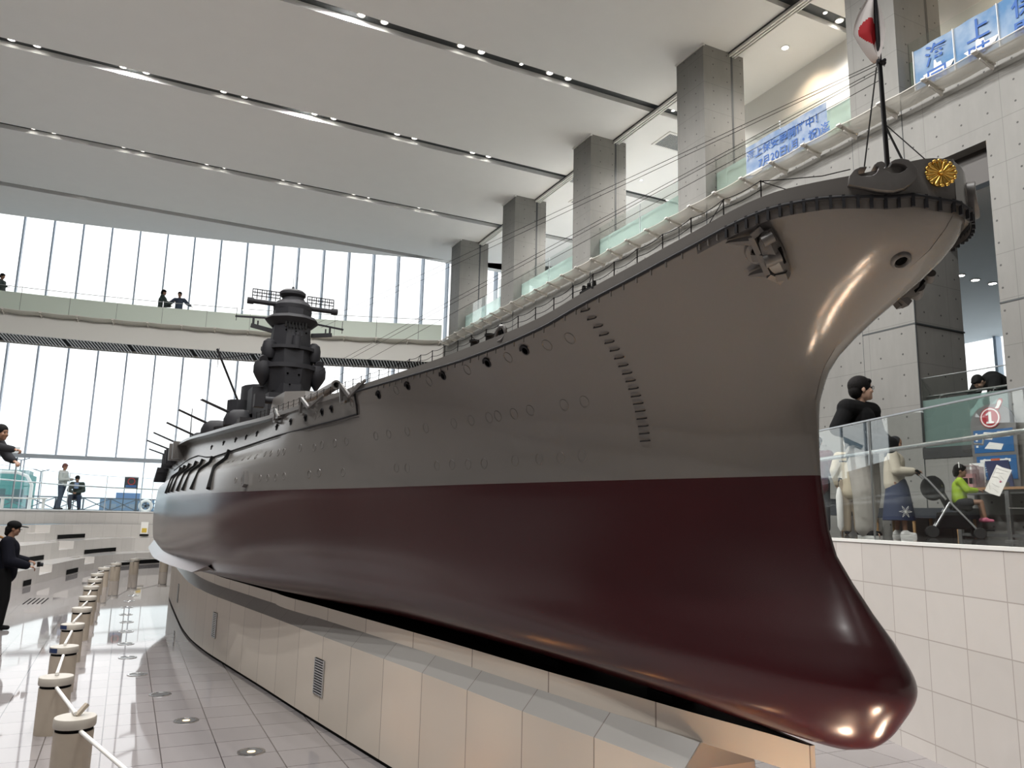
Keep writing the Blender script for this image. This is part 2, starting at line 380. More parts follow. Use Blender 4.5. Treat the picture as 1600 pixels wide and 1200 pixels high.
# ---- far curved window
def arc_strip(mb, fy, xa, xb, z0, z1, n=24, dy=0.0):
    for i in range(n):
        a = xa+(xb-xa)*i/n; e = xa+(xb-xa)*(i+1)/n
        mb.quad([(a, fy(a)+dy, z0), (e, fy(e)+dy, z0), (e, fy(e)+dy, z1), (a, fy(a)+dy, z1)])
    return mb
def arc_box(mb, fy, xa, xb, z0, z1, y0, y1, n=24):
    for i in range(n):
        a = xa+(xb-xa)*i/n; e = xa+(xb-xa)*(i+1)/n
        mb.prism([(a, fy(a)+y0), (e, fy(e)+y0), (e, fy(e)+y1), (a, fy(a)+y1)], z0, z1)
    return mb
win = struct('window_1', arc_strip(MB(), yg, WX0, WX1, 1.78, 14.8), M_wglass)
xm = -4.96-1.087*4
while xm < WX1:
    m = MB(); y = yg(xm)
    m.box((xm-.03, y-.30, 3.86), (xm+.03, y+.05, 14.8)); m.build('mullion', M_fin, win)
    xm += 1.087
for xm in (-8.2, -3.87, .48, 4.8, 9.2):
    y = yg(xm); MB().box((xm-.02, y-.04, 1.78), (xm+.02, y+.03, 3.86)).build('lower_mullion', M_fin, win)
arc_box(MB(), yg, WX0, WX1, 3.80, 3.95, -.34, .08).build('transom', mat('transom_paint', (.34, .38, .42), .4), win)
fr_ = MB(); arc_box(fr_, yg, 5.2, 11.2, 0, 6.2, -1.0, -.7, 12); struct('unseen_reflection_blocker', fr_, M_conc)  # unseen slab behind the ship, added to block window reflections in the rail glass
# ---- footbridge
br = arc_box(MB(), yb, WX0, 11.19, 8.19, 9.05, 0, .12, 40); arc_box(br, yb, WX0, 11.19, 8.9, 9.05, 0, 2.0, 40)
bridge = struct('trim_40', br, M_beam)
arc_box(MB(), yb, WX0, 11.19, 8.27, 8.30, .1, 2.0, 40).build('soffit_backing', M_black, bridge)
sl = MB(); x = WX0+.05; n = 0
while x < 11.1:
    if n % 20 != 19: sh_ = (.16+.024*x)*1.83; sl.prism([(x, yb(x)+.12), (x+.046, yb(x)+.12), (x+.046+sh_, yb(x)+1.95-.16*sh_), (x+sh_, yb(x)+1.95-.16*sh_)], 8.215, 8.235)
    x += .112; n += 1
sl.build('soffit_slats', M_slat, bridge)
arc_box(MB(), yb, WX0, 11.15, 8.19, 9.05, 1.95, 2.05, 40).build('rear_face', M_beam, bridge)
bp = thing('bridge_parapet', 'pale green frosted parapet with thin top rail along the far footbridge', 'parapet', (1, yb(1), 9.05))
arc_box(MB(), yb, -9.3, 11.14, 9.05, 9.80, .10, .12, 40).build('frosted_panel', M_green, bp)
x = -9.2; M_jd = mat('joint_dark', (.16, .18, .16), .6)
while x < 11: MB().box((x-.006, yb(x)+.085, 9.05), (x+.006, yb(x)+.10, 9.80)).build('panel_joint', M_jd, bp); x += 1.62
arc_strip(MB(), yb, -9.3, 11.14, 9.80, 10.02, 40, .11).build('clear_strip', M_railglass, bp)
MB().tube([(x, yb(x)+.11, 10.02) for x in np.linspace(-9.3, 11.14, 40)], .012, 6).build('top_rail', M_steel, bp)
x = -9.2
while x < 11: MB().box((x-.01, yb(x)+.10, 9.80), (x+.01, yb(x)+.12, 10.05)).build('rail_post', M_steel, bp); x += 1.62
bp2 = thing('bridge_handrail', 'thin steel handrail along the window side of the footbridge', 'handrail', (1, yb(1)+1.95, 9.05))
MB().tube([(x, yb(x)+1.95, 10.15) for x in np.linspace(-9.3, 11.14, 40)], .014, 6).build('rail', M_steel, bp2)
x = -8.6
while x < 11: MB().cyl((x, yb(x)+1.95, 9.05), (x, yb(x)+1.95, 10.15), .01, n=6).build('rail_post', M_steel, bp2); x += 2.2
# ---- safety nets
def net(name, label, P, outv, n, sag=.13, wdt=.42):
    """P(t) gives points of the wall edge; outv the outward direction"""
    o = thing(name, label, 'net', tuple(P(.5)))
    rows = []; S = n*8
    for q in range(6):
        v = q/5; row = []
        for i in range(S+1):
            t = i/S; p = Vector(P(t))+Vector(outv(t))*(wdt*v)
            bay = abs(math.sin(math.pi*t*n)); p.z += .06*v-sag*math.sin(math.pi*v)*(.45+.55*bay)-.02*bay*v
            row.append(tuple(p))
        rows.append(row)
    MB().grid(rows).build('net', M_net, o, smooth=60)
    MB().tube([tuple(Vector(P(t))+Vector(outv(t))*wdt+Vector((0, 0, .065-.02*abs(math.sin(math.pi*t*n))))) for t in np.linspace(0, 1, S+1)], .009, 5).build('edge_rope', M_bracket, o)
    MB().tube([tuple(Vector(P(t))+Vector(outv(t))*(wdt*.55)+Vector((0, 0, .05))) for t in np.linspace(0, 1, S+1)], .006, 4).build('stay_wire', M_strip, o)
    for i in range(n+1):
        p = Vector(P(i/n)); q = p+Vector(outv(i/n))*wdt+Vector((0, 0, .06)); d = (q-p)
        mb = MB().bar(p+Vector((0, 0, -.02)), q+d*.10+Vector((0, 0, .0)), .085, .03); mb.bar(p+Vector((0, 0, -.07)), p+d*.75+Vector((0, 0, -.03)), .02, .09)
        mb.build('bracket', M_bracket, o)
    return o
net('safety_net', 'long pale safety net on white brackets along the right-hand balcony edge', lambda t: (11.14, 3.2+t*25.7, 8.82), lambda t: (-1, 0, 0), 31)
net('safety_net', 'pale sagging safety net along the front of the far footbridge', lambda t: (-6+17*t, yb(-6+17*t), 8.98), lambda t: (-.15, -1, 0), 14, .10, .34)
# ---- balcony balustrades, one for each bay
names = ['carrying the large blue banner', 'behind the small white banner', 'in the bay just left of the small banner', 'in the second bay left of the small banner', 'in the bay nearest the far window']
for i in range(1, 6):
    y0, y1 = COLY[i+1]+1.0, COLY[i+2]
    o = thing('glass_balustrade', 'glass balcony balustrade '+names[i-1], 'balustrade', (11.5, (y0+y1)/2, 9.08), 'balcony balustrades')
    MB().box((11.49, y0, 9.08), (11.505, y1, 10.2)).build('clear_pane', M_railglass, o)
    MB().box((11.51, y0, 9.08), (11.52, y1, 9.84)).build('frosted_film', M_frost, o)
    MB().tube([(11.60, y0, 9.88), (11.60, y1, 9.88)], .02, 8).build('handrail', M_steel, o)
    for q in range(1, 4):
        yy = y0+(y1-y0)*q/4; MB().bar((11.52, yy, 9.86), (11.60, yy, 9.86), .03, .015).build('rail_bracket', M_steel, o)
    MB().box((11.487, (y0+y1)/2-.008, 9.08), (11.507, (y0+y1)/2+.008, 10.2)).build('pane_joint', M_alu, o)
# ---- ceiling downlights
ORD = ['first', 'second', 'third', 'fourth', 'fifth', 'sixth', 'seventh']
base_x = [-3.66+2.468*k for k in range(6)]
dl_mesh = MB().lathe([(.0, 0), (.075, 0)], n=20).mesh('lamp_disc', M_lampglow)
rim_mesh = MB().lathe([(.075, .012), (.078, -.012), (.10, -.012), (.104, .012)], n=20).mesh('rim', M_white, smooth=40)
def downlight(x, y, label, small=False, grp='ceiling slot downlights', z=CEIL+.118, dim=False):
    o = thing('ceiling_downlight', label, 'ceiling light', (x, y, z), grp)
    sc = .55 if small else 1.0
    for nm, me in (('lamp_disc', dl_mesh), ('rim', rim_mesh)):
        k = bpy.data.objects.new(nm, me); COL.objects.link(k); k.parent = o; k.scale = (sc, sc, 1)
    return o
for nm, y, ks in (('the uppermost long ceiling slot', 16.1, (3, 4, 5)), ('the second ceiling slot from the top', 21.1, range(6)), ('the third ceiling slot from the top', 26.1, range(6))):
    for q, k in enumerate(ks):
        for sd, dx in (('left', 0), ('right', .545)):
            downlight(base_x[k]+dx, y, '%s lamp of the %s downlight pair in %s' % (sd, ORD[q], nm))
downlight(7.86, 16.1, 'small single downlight in the uppermost long ceiling slot', True)
downlight(-2.33, 26.1, 'small single downlight near the left end of the third ceiling slot', True)
downlight(7.88, 26.1, 'small single downlight near the right end of the third ceiling slot', True)
downlight(-2.60, 31.1, 'small single downlight in the lowest ceiling slot by the window', True)
downlight(12.6, 16.1, 'single downlight where the uppermost slot passes over the balcony', True)
downlight(12.95, 11.1, 'left spotlight in the dark slot at the top right corner', True)
downlight(13.45, 11.15, 'bright right spotlight in the dark slot at the top right corner')
downlight(13.0, 12.35, 'round downlight in the plain balcony ceiling above the small banner', False, 'balcony ceiling downlights', CEIL-.003)
for i, (x, y) in enumerate([(14.3, 20.0), (13.6, 16.8)]):
    downlight(x, y, ['small downlight in the balcony ceiling two bays from the window', 'small downlight in the balcony ceiling next to the air vent'][i], True, 'balcony ceiling downlights', CEIL-.003)
for i, (x, y) in enumerate([(15.5, 10.13), (16.05, 10.17), (16.6, 10.14)]):
    downlight(x, y, ['left', 'middle', 'right'][i]+' downlight of the row in the side room ceiling behind the bow', False, 'side room downlights', 7.197)
for i, y in enumerate((17.35, 22.3)):
    o = thing('air_vent', ['white framed air vent in the balcony ceiling nearer the camera', 'white framed air vent in the balcony ceiling nearer the window'][i], 'vent', (13.6, y, CEIL), 'balcony ceiling vents')
    MB().box((13.1, y-.45, CEIL-.03), (14.1, y+.45, CEIL-.002)).build('frame', M_white, o)
    g = MB()
    for q in range(14): g.box((13.18+q*.06, y-.36, CEIL-.042), (13.215+q*.06, y+.36, CEIL-.03))
    g.build('louvres', mat('vent_grey', (.18, .19, .2), .5), o)
for (x, y) in ((12.9, 11.2), (13.2, 16.2), (13.8, 17.4), (13.2, 21.2), (14.0, 22.4), (13.2, 26.0)): lamp('balcony_fill_spot', 'SPOT', (x, y, 12.95), 420, (1, .97, .92), .1, (x, y, 9), 150, 1.0)  # fill spots added to brighten the balcony bays
# warm wall-washing lamps of the balcony
for (x, y) in ((13.4, 10.4), (13.4, 12.4), (13.4, 5.2), (13.4, 7.2)):
    lamp('balcony_washer_light', 'SPOT', (x, y, 12.9), 60, (1, .76, .50), .1, (13.98, y, 9.6), 130, 1.0)
# ---------------------------------------------------------------- right platform
PZ = 1.735
E0 = Vector((6.28, 5.65, 0)); ED = Vector((.327, .945, 0)).normalized(); EN = Vector((ED.y, -ED.x, 0))   # EN points into the platform
def ept(t): return E0+ED*t
ta, tb = -12.0, 15.0
pa, pb = ept(ta), ept(tb)
m = MB().prism([(pa.x+.03, pa.y), (11.2, pa.y), (11.2, pb.y), (pb.x+.03, pb.y)], PZ-.12, PZ); struct('platform_floor', m, M_darkfloor)
m = MB(); L = tb-ta
m.quad([(pa.x, pa.y, FZ), (pb.x, pb.y, FZ), (pb.x, pb.y, PZ-.02), (pa.x, pa.y, PZ-.02)], [(0, -PZ), (L, -PZ+FZ), (L, -.03), (0, -.03)])
struct('platform_wall', m, M_whitetile)
n0 = EN*-.008
m = MB().prism([((pa+n0).x, (pa+n0).y), ((pa+EN*.1).x, (pa+EN*.1).y), ((pb+EN*.1).x, (pb+EN*.1).y), ((pb+n0).x, (pb+n0).y)], PZ-.022, PZ+.004); struct('trim_50', m, M_white)
# its glass balustrade, panels 1.5 m long
o = thing('glass_balustrade', 'frameless glass balustrade with steel handrail in front of the visitors behind the bow', 'balustrade', tuple(ept(0)+Vector((0, 0, PZ))))
joint = -.62
ts = [joint+1.9*k for k in range(-4, 6)]
for a, b in zip(ts[:-1], ts[1:]):
    p, q = ept(a+.006)+EN*.10, ept(b-.006)+EN*.10
    MB().bar(p+Vector((0, 0, PZ+.55)), q+Vector((0, 0, PZ+.55)), .014, 1.10).build('glass_pane', M_railglass, o)
MB().bar(ept(ts[0])+EN*.10+Vector((0, 0, PZ+1.105)), ept(ts[-1])+EN*.10+Vector((0, 0, PZ+1.105)), .018, .014).build('edge_cap', M_alu, o)
a, b = ept(ts[0])+EN*.20+Vector((0, 0, PZ+.82)), ept(ts[-1])+EN*.20+Vector((0, 0, PZ+.82))
MB().cyl(a, b, .021, n=12).build('handrail', M_steel, o)
for t in ts[:-1]:
    p = ept(t+.55)+EN*.105+Vector((0, 0, PZ+.76)); MB().tube([p, p+EN*.08, p+EN*.095+Vector((0, 0, .06))], .009, 6).build('rail_bracket', M_steel, o)
for t in ts[1:-1]:
    p = ept(t)+EN*.10; MB().box((p.x-.006, p.y-.006, PZ), (p.x+.006, p.y+.006, PZ+1.1)).build('pane_joint', M_alu, o)
# glass balustrade in the opening above
o = thing('glass_balustrade', 'frosted glass balustrade with handrail in the concrete opening behind the sign board', 'balustrade', (11.25, 7.4, 3.1))
MB().box((11.24, 6.77, 3.1), (11.255, 8.13, 3.86)).build('frosted_pane', M_frostd, o)
MB().box((11.24, 6.77, 3.86), (11.255, 8.13, 4.22)).build('clear_pane', M_railglass, o)
MB().cyl((11.34, 6.77, 3.93), (11.34, 8.13, 3.93), .022).build('handrail', M_steel, o)
MB().cyl((11.25, 6.77, 4.22), (11.25, 8.13, 4.22), .008).build('edge_cap', M_alu, o)
for yy in (7.05, 7.9): MB().tube([(11.255, yy, 3.87), (11.34, yy, 3.87), (11.34, yy, 3.92)], .010, 6).build('rail_bracket', M_steel, o)

# ---------------------------------------------------------------- stepped marble seating at the far left
def smooth_curve(P, n=80):
    P = np.array(P, float); d = np.concatenate([[0], np.cumsum(np.hypot(*np.diff(P, axis=0).T))])
    t = np.linspace(0, d[-1], n); return [Vector((float(pchip(d, P[:, 0], x)), float(pchip(d, P[:, 1], x)), 0)) for x in t], t
def curve_n(c, i):
    d = c[min(i+1, len(c)-1)]-c[max(i-1, 0)]; d.normalize(); return Vector((-d.y, d.x, 0))   # to the left = away from the hall centre
CUR = {
 'C': [(-3.9, 13.4), (-3.0, 16.2), (-2.35, 18.9), (-2.0, 20.6), (-1.68, 22.2), (-1.42, 23.7), (-.92, 26.0), (-.45, 27.4), (.75, 29.2), (2.2, 30.2), (5, 30.6)],
 'B': [(-4.6, 14.5), (-3.7, 17.2), (-3.0, 19.8), (-2.62, 21.5), (-2.25, 23.2), (-1.68, 25.6), (-1.2, 27.2), (-.45, 29.2), (.35, 30.4), (2.0, 31.1), (5, 31.4)],
 'A': [(-5.4, 15.6), (-4.4, 18.4), (-3.6, 21.2), (-3.1, 23.2), (-2.68, 25.1), (-2.06, 26.9), (-1.35, 29.0), (-.8, 30.1), (.1, 31.1), (2.0, 31.8), (5, 32.0)],
 'R': [(-6.2, 16.6), (-5.2, 19.2), (-4.35, 21.9), (-3.75, 24.1), (-3.35, 25.9), (-2.7, 27.9), (-2.0, 29.8), (-1.35, 30.9), (-.2, 31.9), (2.0, 32.5), (5, 32.7)]}
CUR = {k: smooth_curve(v) for k, v in CUR.items()}
TZ = {'C': .445, 'B': .89, 'A': 1.335, 'R': 1.78}
def T3(v, z): return (v.x, v.y, z)
def tier(nm, nxt, z0, z1, gaps, slots, label):
    c, t = CUR[nm]; o = thing('seating_tier', label, 'stone seating', tuple(c[40]+Vector((0, 0, z0))), 'curved marble seating tiers')
    body = MB(); tread = MB(); full = []
    ing = [any(g[0] <= q < g[1] for g in gaps) for q in t]
    for i in range(len(c)-1):
        ingap = ing[i]; n0, n1 = curve_n(c, i), curve_n(c, i+1); dp = .62 if nm == 'A' else 1.15
        a, b = c[i], c[i+1]
        def fr(mb, a, b, za, zb): mb.quad([(a.x, a.y, za), (b.x, b.y, za), (b.x, b.y, zb), (a.x, a.y, zb)], [(t[i], za), (t[i+1], za), (t[i+1], zb), (t[i], zb)])
        def tr(mb, a, b, a2, b2, z): mb.quad([(a.x, a.y, z), (b.x, b.y, z), (b2.x, b2.y, z), (a2.x, a2.y, z)], [(0, 0)]*4)
        if ingap:
            zm = (z0+z1)/2; fr(body, a, b, z0, zm); fr(body, a+n0*.42, b+n1*.42, zm, z1)
            tr(tread, a, b, a+n0*.42, b+n1*.42, zm); tr(tread, a+n0*.42, b+n1*.42, a+n0*dp, b+n1*dp, z1)
        else:
            fr(body, a, b, z0, z1); tr(tread, a, b, a+n0*dp, b+n1*dp, z1)
        if i and ing[i] != ing[i-1]: body.quad([T3(a, z0), T3(a+n0*.43, z0), T3(a+n0*.43, z1), T3(a, z1)], [(0, z0), (.43, z0), (.43, z1), (0, z1)])
    o1 = body.build('riser', M_terr, o); tread.build('tread', M_strong, o)
    for s0, s1 in slots:
        mb = MB(); ii = [i for i in range(len(c)) if s0 <= t[i] <= s1]
        for i, k in zip(ii[:-1], ii[1:]):
            n0, n1 = curve_n(c, i), curve_n(c, k); a, b = c[i]-n0*.012, c[k]-n1*.012
            mb.quad([(a.x, a.y, z0+.02), (b.x, b.y, z0+.02), (b.x, b.y, z0+.145), (a.x, a.y, z0+.145)])
        mb.build('foot_slot', M_black, o)
    return o
def arc_at(nm, y):
    c, t = CUR[nm]; return float(np.interp(y, [p.y for p in c], t))
def G(nm, *ys): return [(arc_at(nm, a), arc_at(nm, b)) for a, b in ys]
tier('C', 'B', FZ, .445, G('C', (21.9, 23.0), (25.7, 26.6)), G('C', (20.7, 21.7), (24.2, 25.5), (27.9, 29.7)), 'lowest curved marble seating tier standing on the hall floor')
tier('B', 'A', .445, .89, G('B', (25.6, 26.7)), G('B', (22.6, 24.9), (27.5, 29.7)), 'middle curved marble seating tier above the lowest one')
tier('A', 'R', .89, 1.335, G('A', (25.6, 26.9)), G('A', (27.6, 29.6),), 'topmost curved marble seating tier below the window terrace')
c, t = CUR['R']; m = MB()
for i in range(len(c)-1):
    a, b = c[i], c[i+1]; m.quad([(a.x, a.y, 1.335), (b.x, b.y, 1.335), (b.x, b.y, 1.76), (a.x, a.y, 1.76)], [(t[i], 1.335), (t[i+1], 1.335), (t[i+1], 1.76), (t[i], 1.76)])
struct('terrace_wall', m, M_terr)
m = MB(); back = [Vector((p.x-(.0), 36.8, 0)) for p in c]
for i in range(len(c)-1): m.quad([(c[i].x, c[i].y, 1.78), (c[i+1].x, c[i+1].y, 1.78), (c[i+1].x, 37.2, 1.78), (c[i].x, 37.2, 1.78)])
m.prism([(5, 32.7), (11.2, 32), (11.2, 37.2), (5, 37.2)], 1.6, 1.78); m.prism([(WX0, 16.6), (-6.2, 16.6), (-6.2, 37.2), (WX0, 37.2)], 1.6, 1.78)
m.box((5, 32.6, 0), (11.2, 32.8, 1.78))
for i in range(len(c)-1):
    a, b = c[i], c[i+1]; n0, n1 = curve_n(c, i), curve_n(c, i+1)
    m.quad([T3(a-n0*.03, 1.75), T3(b-n1*.03, 1.75), T3(b-n1*.03, 1.785), T3(a-n0*.03, 1.785)]); m.quad([T3(a-n0*.03, 1.785), T3(b-n1*.03, 1.785), T3(b+n1*.3, 1.785), T3(a+n0*.3, 1.785)])
struct('terrace_floor', m, M_strong)
m = MB().box((-4.3, 9.6, 0), (-1.98, 14.1, 1.62)); struct('trim_51', m, M_terr)
# terrace glass balustrade
o = thing('glass_balustrade', 'curved glass balustrade with handrail along the edge of the window terrace', 'balustrade', (-2.0, 29.8, 1.78))
g = MB(); h = []; h2 = []
for i in range(0, len(c)-1):
    if c[i].y < 17: continue
    a, b = c[i]+curve_n(c, i)*.12, c[i+1]+curve_n(c, i+1)*.12
    g.quad([(a.x, a.y, 1.785), (b.x, b.y, 1.785), (b.x, b.y, 3.02), (a.x, a.y, 3.02)])
    h.append((a.x, a.y, 3.02)); a2 = c[i]+curve_n(c, i)*.22; h2.append((a2.x, a2.y, 2.62))
g.build('glass_pane', glass_mat('terrace_rail_glass', (.88, .93, .93), .15), o)
MB().tube(h, .008, 5).build('edge_cap', M_alu, o); MB().tube(h2, .022, 8).build('handrail', M_steel, o)
for i in range(2, len(h2), 6):
    MB().box((h[i][0]-.012, h[i][1]-.012, 1.785), (h[i][0]+.012, h[i][1]+.012, 3.02)).build('pane_joint', M_alu, o)
# ---------------------------------------------------------------- outside, seen through the low panes: quay and harbour, haze put into the far colours
m = MB().box((-90, 37.3, 1.2), (90, 62, 1.62)); struct('quay_ground', m, mat('quay_paving', (.40, .42, .43), .7))
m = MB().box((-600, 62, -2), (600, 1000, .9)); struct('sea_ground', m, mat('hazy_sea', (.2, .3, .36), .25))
M_fence = mat('quay_fence_grey', (.10, .12, .14), .5)
o = thing('quay_fence', 'grey quay fence with crossed braces outside the far window', 'fence', (0, 60, 1.62))
MB().box((-14, 59.97, 2.52), (8, 60.03, 2.6)).build('top_rail', M_fence, o); MB().box((-14, 59.97, 1.72), (8, 60.03, 1.78)).build('bottom_rail', M_fence, o)
x = -14
while x < 8:
    MB().box((x-.05, 59.95, 1.62), (x+.05, 60.05, 2.6)).build('post', M_fence, o)
    b = MB().bar((x, 60, 1.76), (x+1.62, 60, 2.54), .05, .06); b.bar((x, 60, 2.54), (x+1.62, 60, 1.76), .05, .06); b.build('cross_brace', M_fence, o); x += 1.62
o = thing('lifebuoy', 'white ring lifebuoy hanging on the quay fence outside', 'lifebuoy', (1.15, 59.85, 2.1))
MB().tube([(1.15+.36*math.cos(a), 59.85, 2.12+.36*math.sin(a)) for a in np.linspace(0, 2*math.pi, 25)[:-1]], .105, 10, True).build('ring', M_white, o, smooth=60)
st = MB()
for q in range(5):
    a = math.pi/2+q*2*math.pi/5; st.bar((1.15, 59.9, 2.12), (1.15+.26*math.cos(a), 59.9, 2.12+.26*math.sin(a)), .09, .05, (0, 1, 0))
st.build('rope_star', M_fence, o)
m = MB().tube([(-4.6, 48, 1.62), (-4.6, 48, 3.0), (-4.85, 48, 3.45), (-5.3, 48, 3.62), (-6.2, 48, 3.62), (-8.2, 48, 3.62)], .085, 8)
solo('pipe_arch', m, M_white, 'white curved pipe railing outside the window at the left', 'railing', (-4.6, 48, 1.62), smooth=50)
def block(nm, label, cat, loc, dims, col, win_col=None, rows=2, cols=5, roof=None):
    o = thing(nm, label, cat, loc); x, y, z = loc; a, b, h_ = dims
    MB().box((x-a/2, y-b/2, z), (x+a/2, y+b/2, z+h_)).build('body', mat(nm+'_paint', col, .7), o)
    if win_col is not None:
        wm = mat(nm+'_windows', win_col, .3)
        for r_ in range(rows):
            for c_ in range(cols):
                xx = x-a/2+a*(c_+.5)/cols; zz = z+h_*(r_+.6)/(rows+.3)
                MB().box((xx-a/cols*.3, y-b/2-.05, zz-h_/rows*.16), (xx+a/cols*.3, y-b/2, zz+h_/rows*.16)).build('window_row', wm, o)
    if roof: MB().box((x-a/2*roof[0], y-b/2*.7, z+h_), (x+a/2*roof[0], y+b/2*.7, z+h_+roof[1])).build('upper_block', mat(nm+'_upper', roof[2], .7), o)
    return o
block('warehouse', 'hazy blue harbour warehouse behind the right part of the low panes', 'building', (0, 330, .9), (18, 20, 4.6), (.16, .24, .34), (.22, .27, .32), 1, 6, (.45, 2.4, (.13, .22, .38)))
block('ferry_terminal', 'teal green building beyond the standing visitor outside', 'building', (-13.2, 110, 1), (5.4, 8, 4.6), (.07, .24, .22), (.04, .10, .10), 1, 3, (.9, .5, (.22, .32, .32)))
block('cargo_shed', 'bright blue shed outside at the left of the low panes', 'building', (-17.6, 118, 1), (5.6, 8, 5.4), (.08, .22, .40), None)
block('kiosk', 'white kiosk with dark window at the left edge outside', 'kiosk', (-9.5, 56, 1.62), (3.6, 3, 2.6), (.45, .48, .5), (.10, .18, .2), 1, 1)
block('tanker', 'rust red and blue ship moored far out at the left', 'ship', (-40, 260, .9), (16, 6, 9), (.32, .16, .14), (.32, .28, .28), 2, 4, (.5, 7, (.3, .34, .4)))
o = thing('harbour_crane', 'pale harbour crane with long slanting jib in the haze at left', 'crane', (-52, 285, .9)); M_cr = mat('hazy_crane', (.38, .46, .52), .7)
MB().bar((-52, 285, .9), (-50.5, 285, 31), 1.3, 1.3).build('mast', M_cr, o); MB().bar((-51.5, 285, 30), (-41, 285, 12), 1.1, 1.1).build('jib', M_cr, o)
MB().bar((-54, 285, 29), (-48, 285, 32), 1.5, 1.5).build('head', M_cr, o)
for i, (x, h_) in enumerate([(-16.6, 8.6), (-15.2, 7.9), (-12.4, 6.3)]):
    o = thing('light_pole', ['tallest', 'middle', 'shortest'][i]+' of three forked light poles outside the window', 'light pole', (x, 140, .9), 'harbour light poles')
    MB().cyl((x, 140, .9), (x, 140, 1+h_), .09, n=6).build('pole', M_fence, o); MB().bar((x-1.1, 140, 1+h_+.35), (x, 140, 1+h_), .12, .12).build('arm', M_fence, o); MB().bar((x+1.1, 140, 1+h_+.35), (x, 140, 1+h_), .12, .12).build('arm', M_fence, o)
o = thing('hanging_sign', 'small white sign with dark text band seen high outside at left', 'sign', (-5.55, 45, 4.6))
MB().box((-6.15, 45, 4.35), (-5.0, 45.05, 4.75)).build('board', M_white, o); MB().box((-6.1, 44.98, 4.30), (-5.05, 45, 4.42)).build('text_band', M_fence, o)
MB().box((-6.12, 45.0, 1.62), (-6.06, 45.05, 4.4)).build('post', M_fence, o); MB().box((-5.1, 45.0, 1.62), (-5.04, 45.05, 4.4)).build('post', M_fence, o)
# notice stand on the terrace
o = thing('notice_stand', 'dark notice board with red mark on two thin legs on the terrace', 'sign stand', (.07, 32.3, 1.785))
MB().box((-.17, 32.29, 2.62), (.29, 32.32, 3.05)).build('board', mat('notice_dark', (.03, .04, .05), .5), o)
MB().lathe([(.10, 0), (.13, 0), (.13, .01), (.10, .01)], (.06, 32.275, 2.88), 20, (0, 1, 0), False).build('red_ring', mat('notice_red', (.5, .03, .03), .5), o)
MB().box((-.12, 32.28, 2.66), (.24, 32.289, 2.74)).build('blue_band', mat('notice_blue', (.05, .15, .4), .5), o)
for xx in (-.15, .27): MB().cyl((xx, 32.3, 1.785), (xx, 32.3, 2.62), .014, n=6).build('leg', M_fence, o)
o = thing('warning_notice', 'small yellow and white warning notice on the marble wall by the hull', 'notice', (.60, 31.35, 1.3))
n_ = MB().box((.52, 31.33, 1.00), (.76, 31.35, 1.42)); n_.build('sheet', M_white, o); MB().box((.56, 31.315, 1.05), (.72, 31.33, 1.2)).build('warning_triangle', mat('warn_yellow', (.6, .42, .05), .5), o); MB().box((.50, 31.31, .93), (.80, 31.35, .985)).build('shelf', M_black, o)
# ---------------------------------------------------------------- the battleship model
XS = 2.45; WZ = 2.048                                 # centreline, height of the waterline
YT=1.60
DECKZ=([1.5,1.6,1.616,1.653,1.687,1.774,1.866,1.984,2.043,2.155,2.31,2.463,2.624,3.05,3.301,3.633,3.979,4.378,5.08,6,7.5,9,10.5,12.7,16,20,24,28],
       [1.066,1.065,1.060,1.042,1.025,1.005,1.001,.997,.991,.971,.939,.914,.891,.842,.803,.775,.761,.746,.734,.729,.728,.764,.80,.86,.86,.84,.74,.66])
KOFF=([1.6,1.612,1.649,1.699,1.754,1.841,2.046,3.3,4.0,4.4,4.9,6,28],[.157,.154,.124,.106,.083,.066,.059,.060,.065,.054,.045,.035,.035])
DB=([0,.02,.05,.1,.2,.4,.8,1.6,2.4,3.9,5.5,8,10,12,14,18,21,23.5,25.3,26.0,26.3],
    [0,.085,.15,.225,.33,.45,.56,.665,.79,1.02,1.235,1.52,1.70,1.82,1.86,1.84,1.66,1.32,.85,.45,0])
def deckz(y): return pchip(*DECKZ,y)
def koff(y): return pchip(*KOFF,y)
def deckb(y): return pchip(*DB,np.maximum(np.asarray(y,float)-YT,0))
YE=YT+26.3
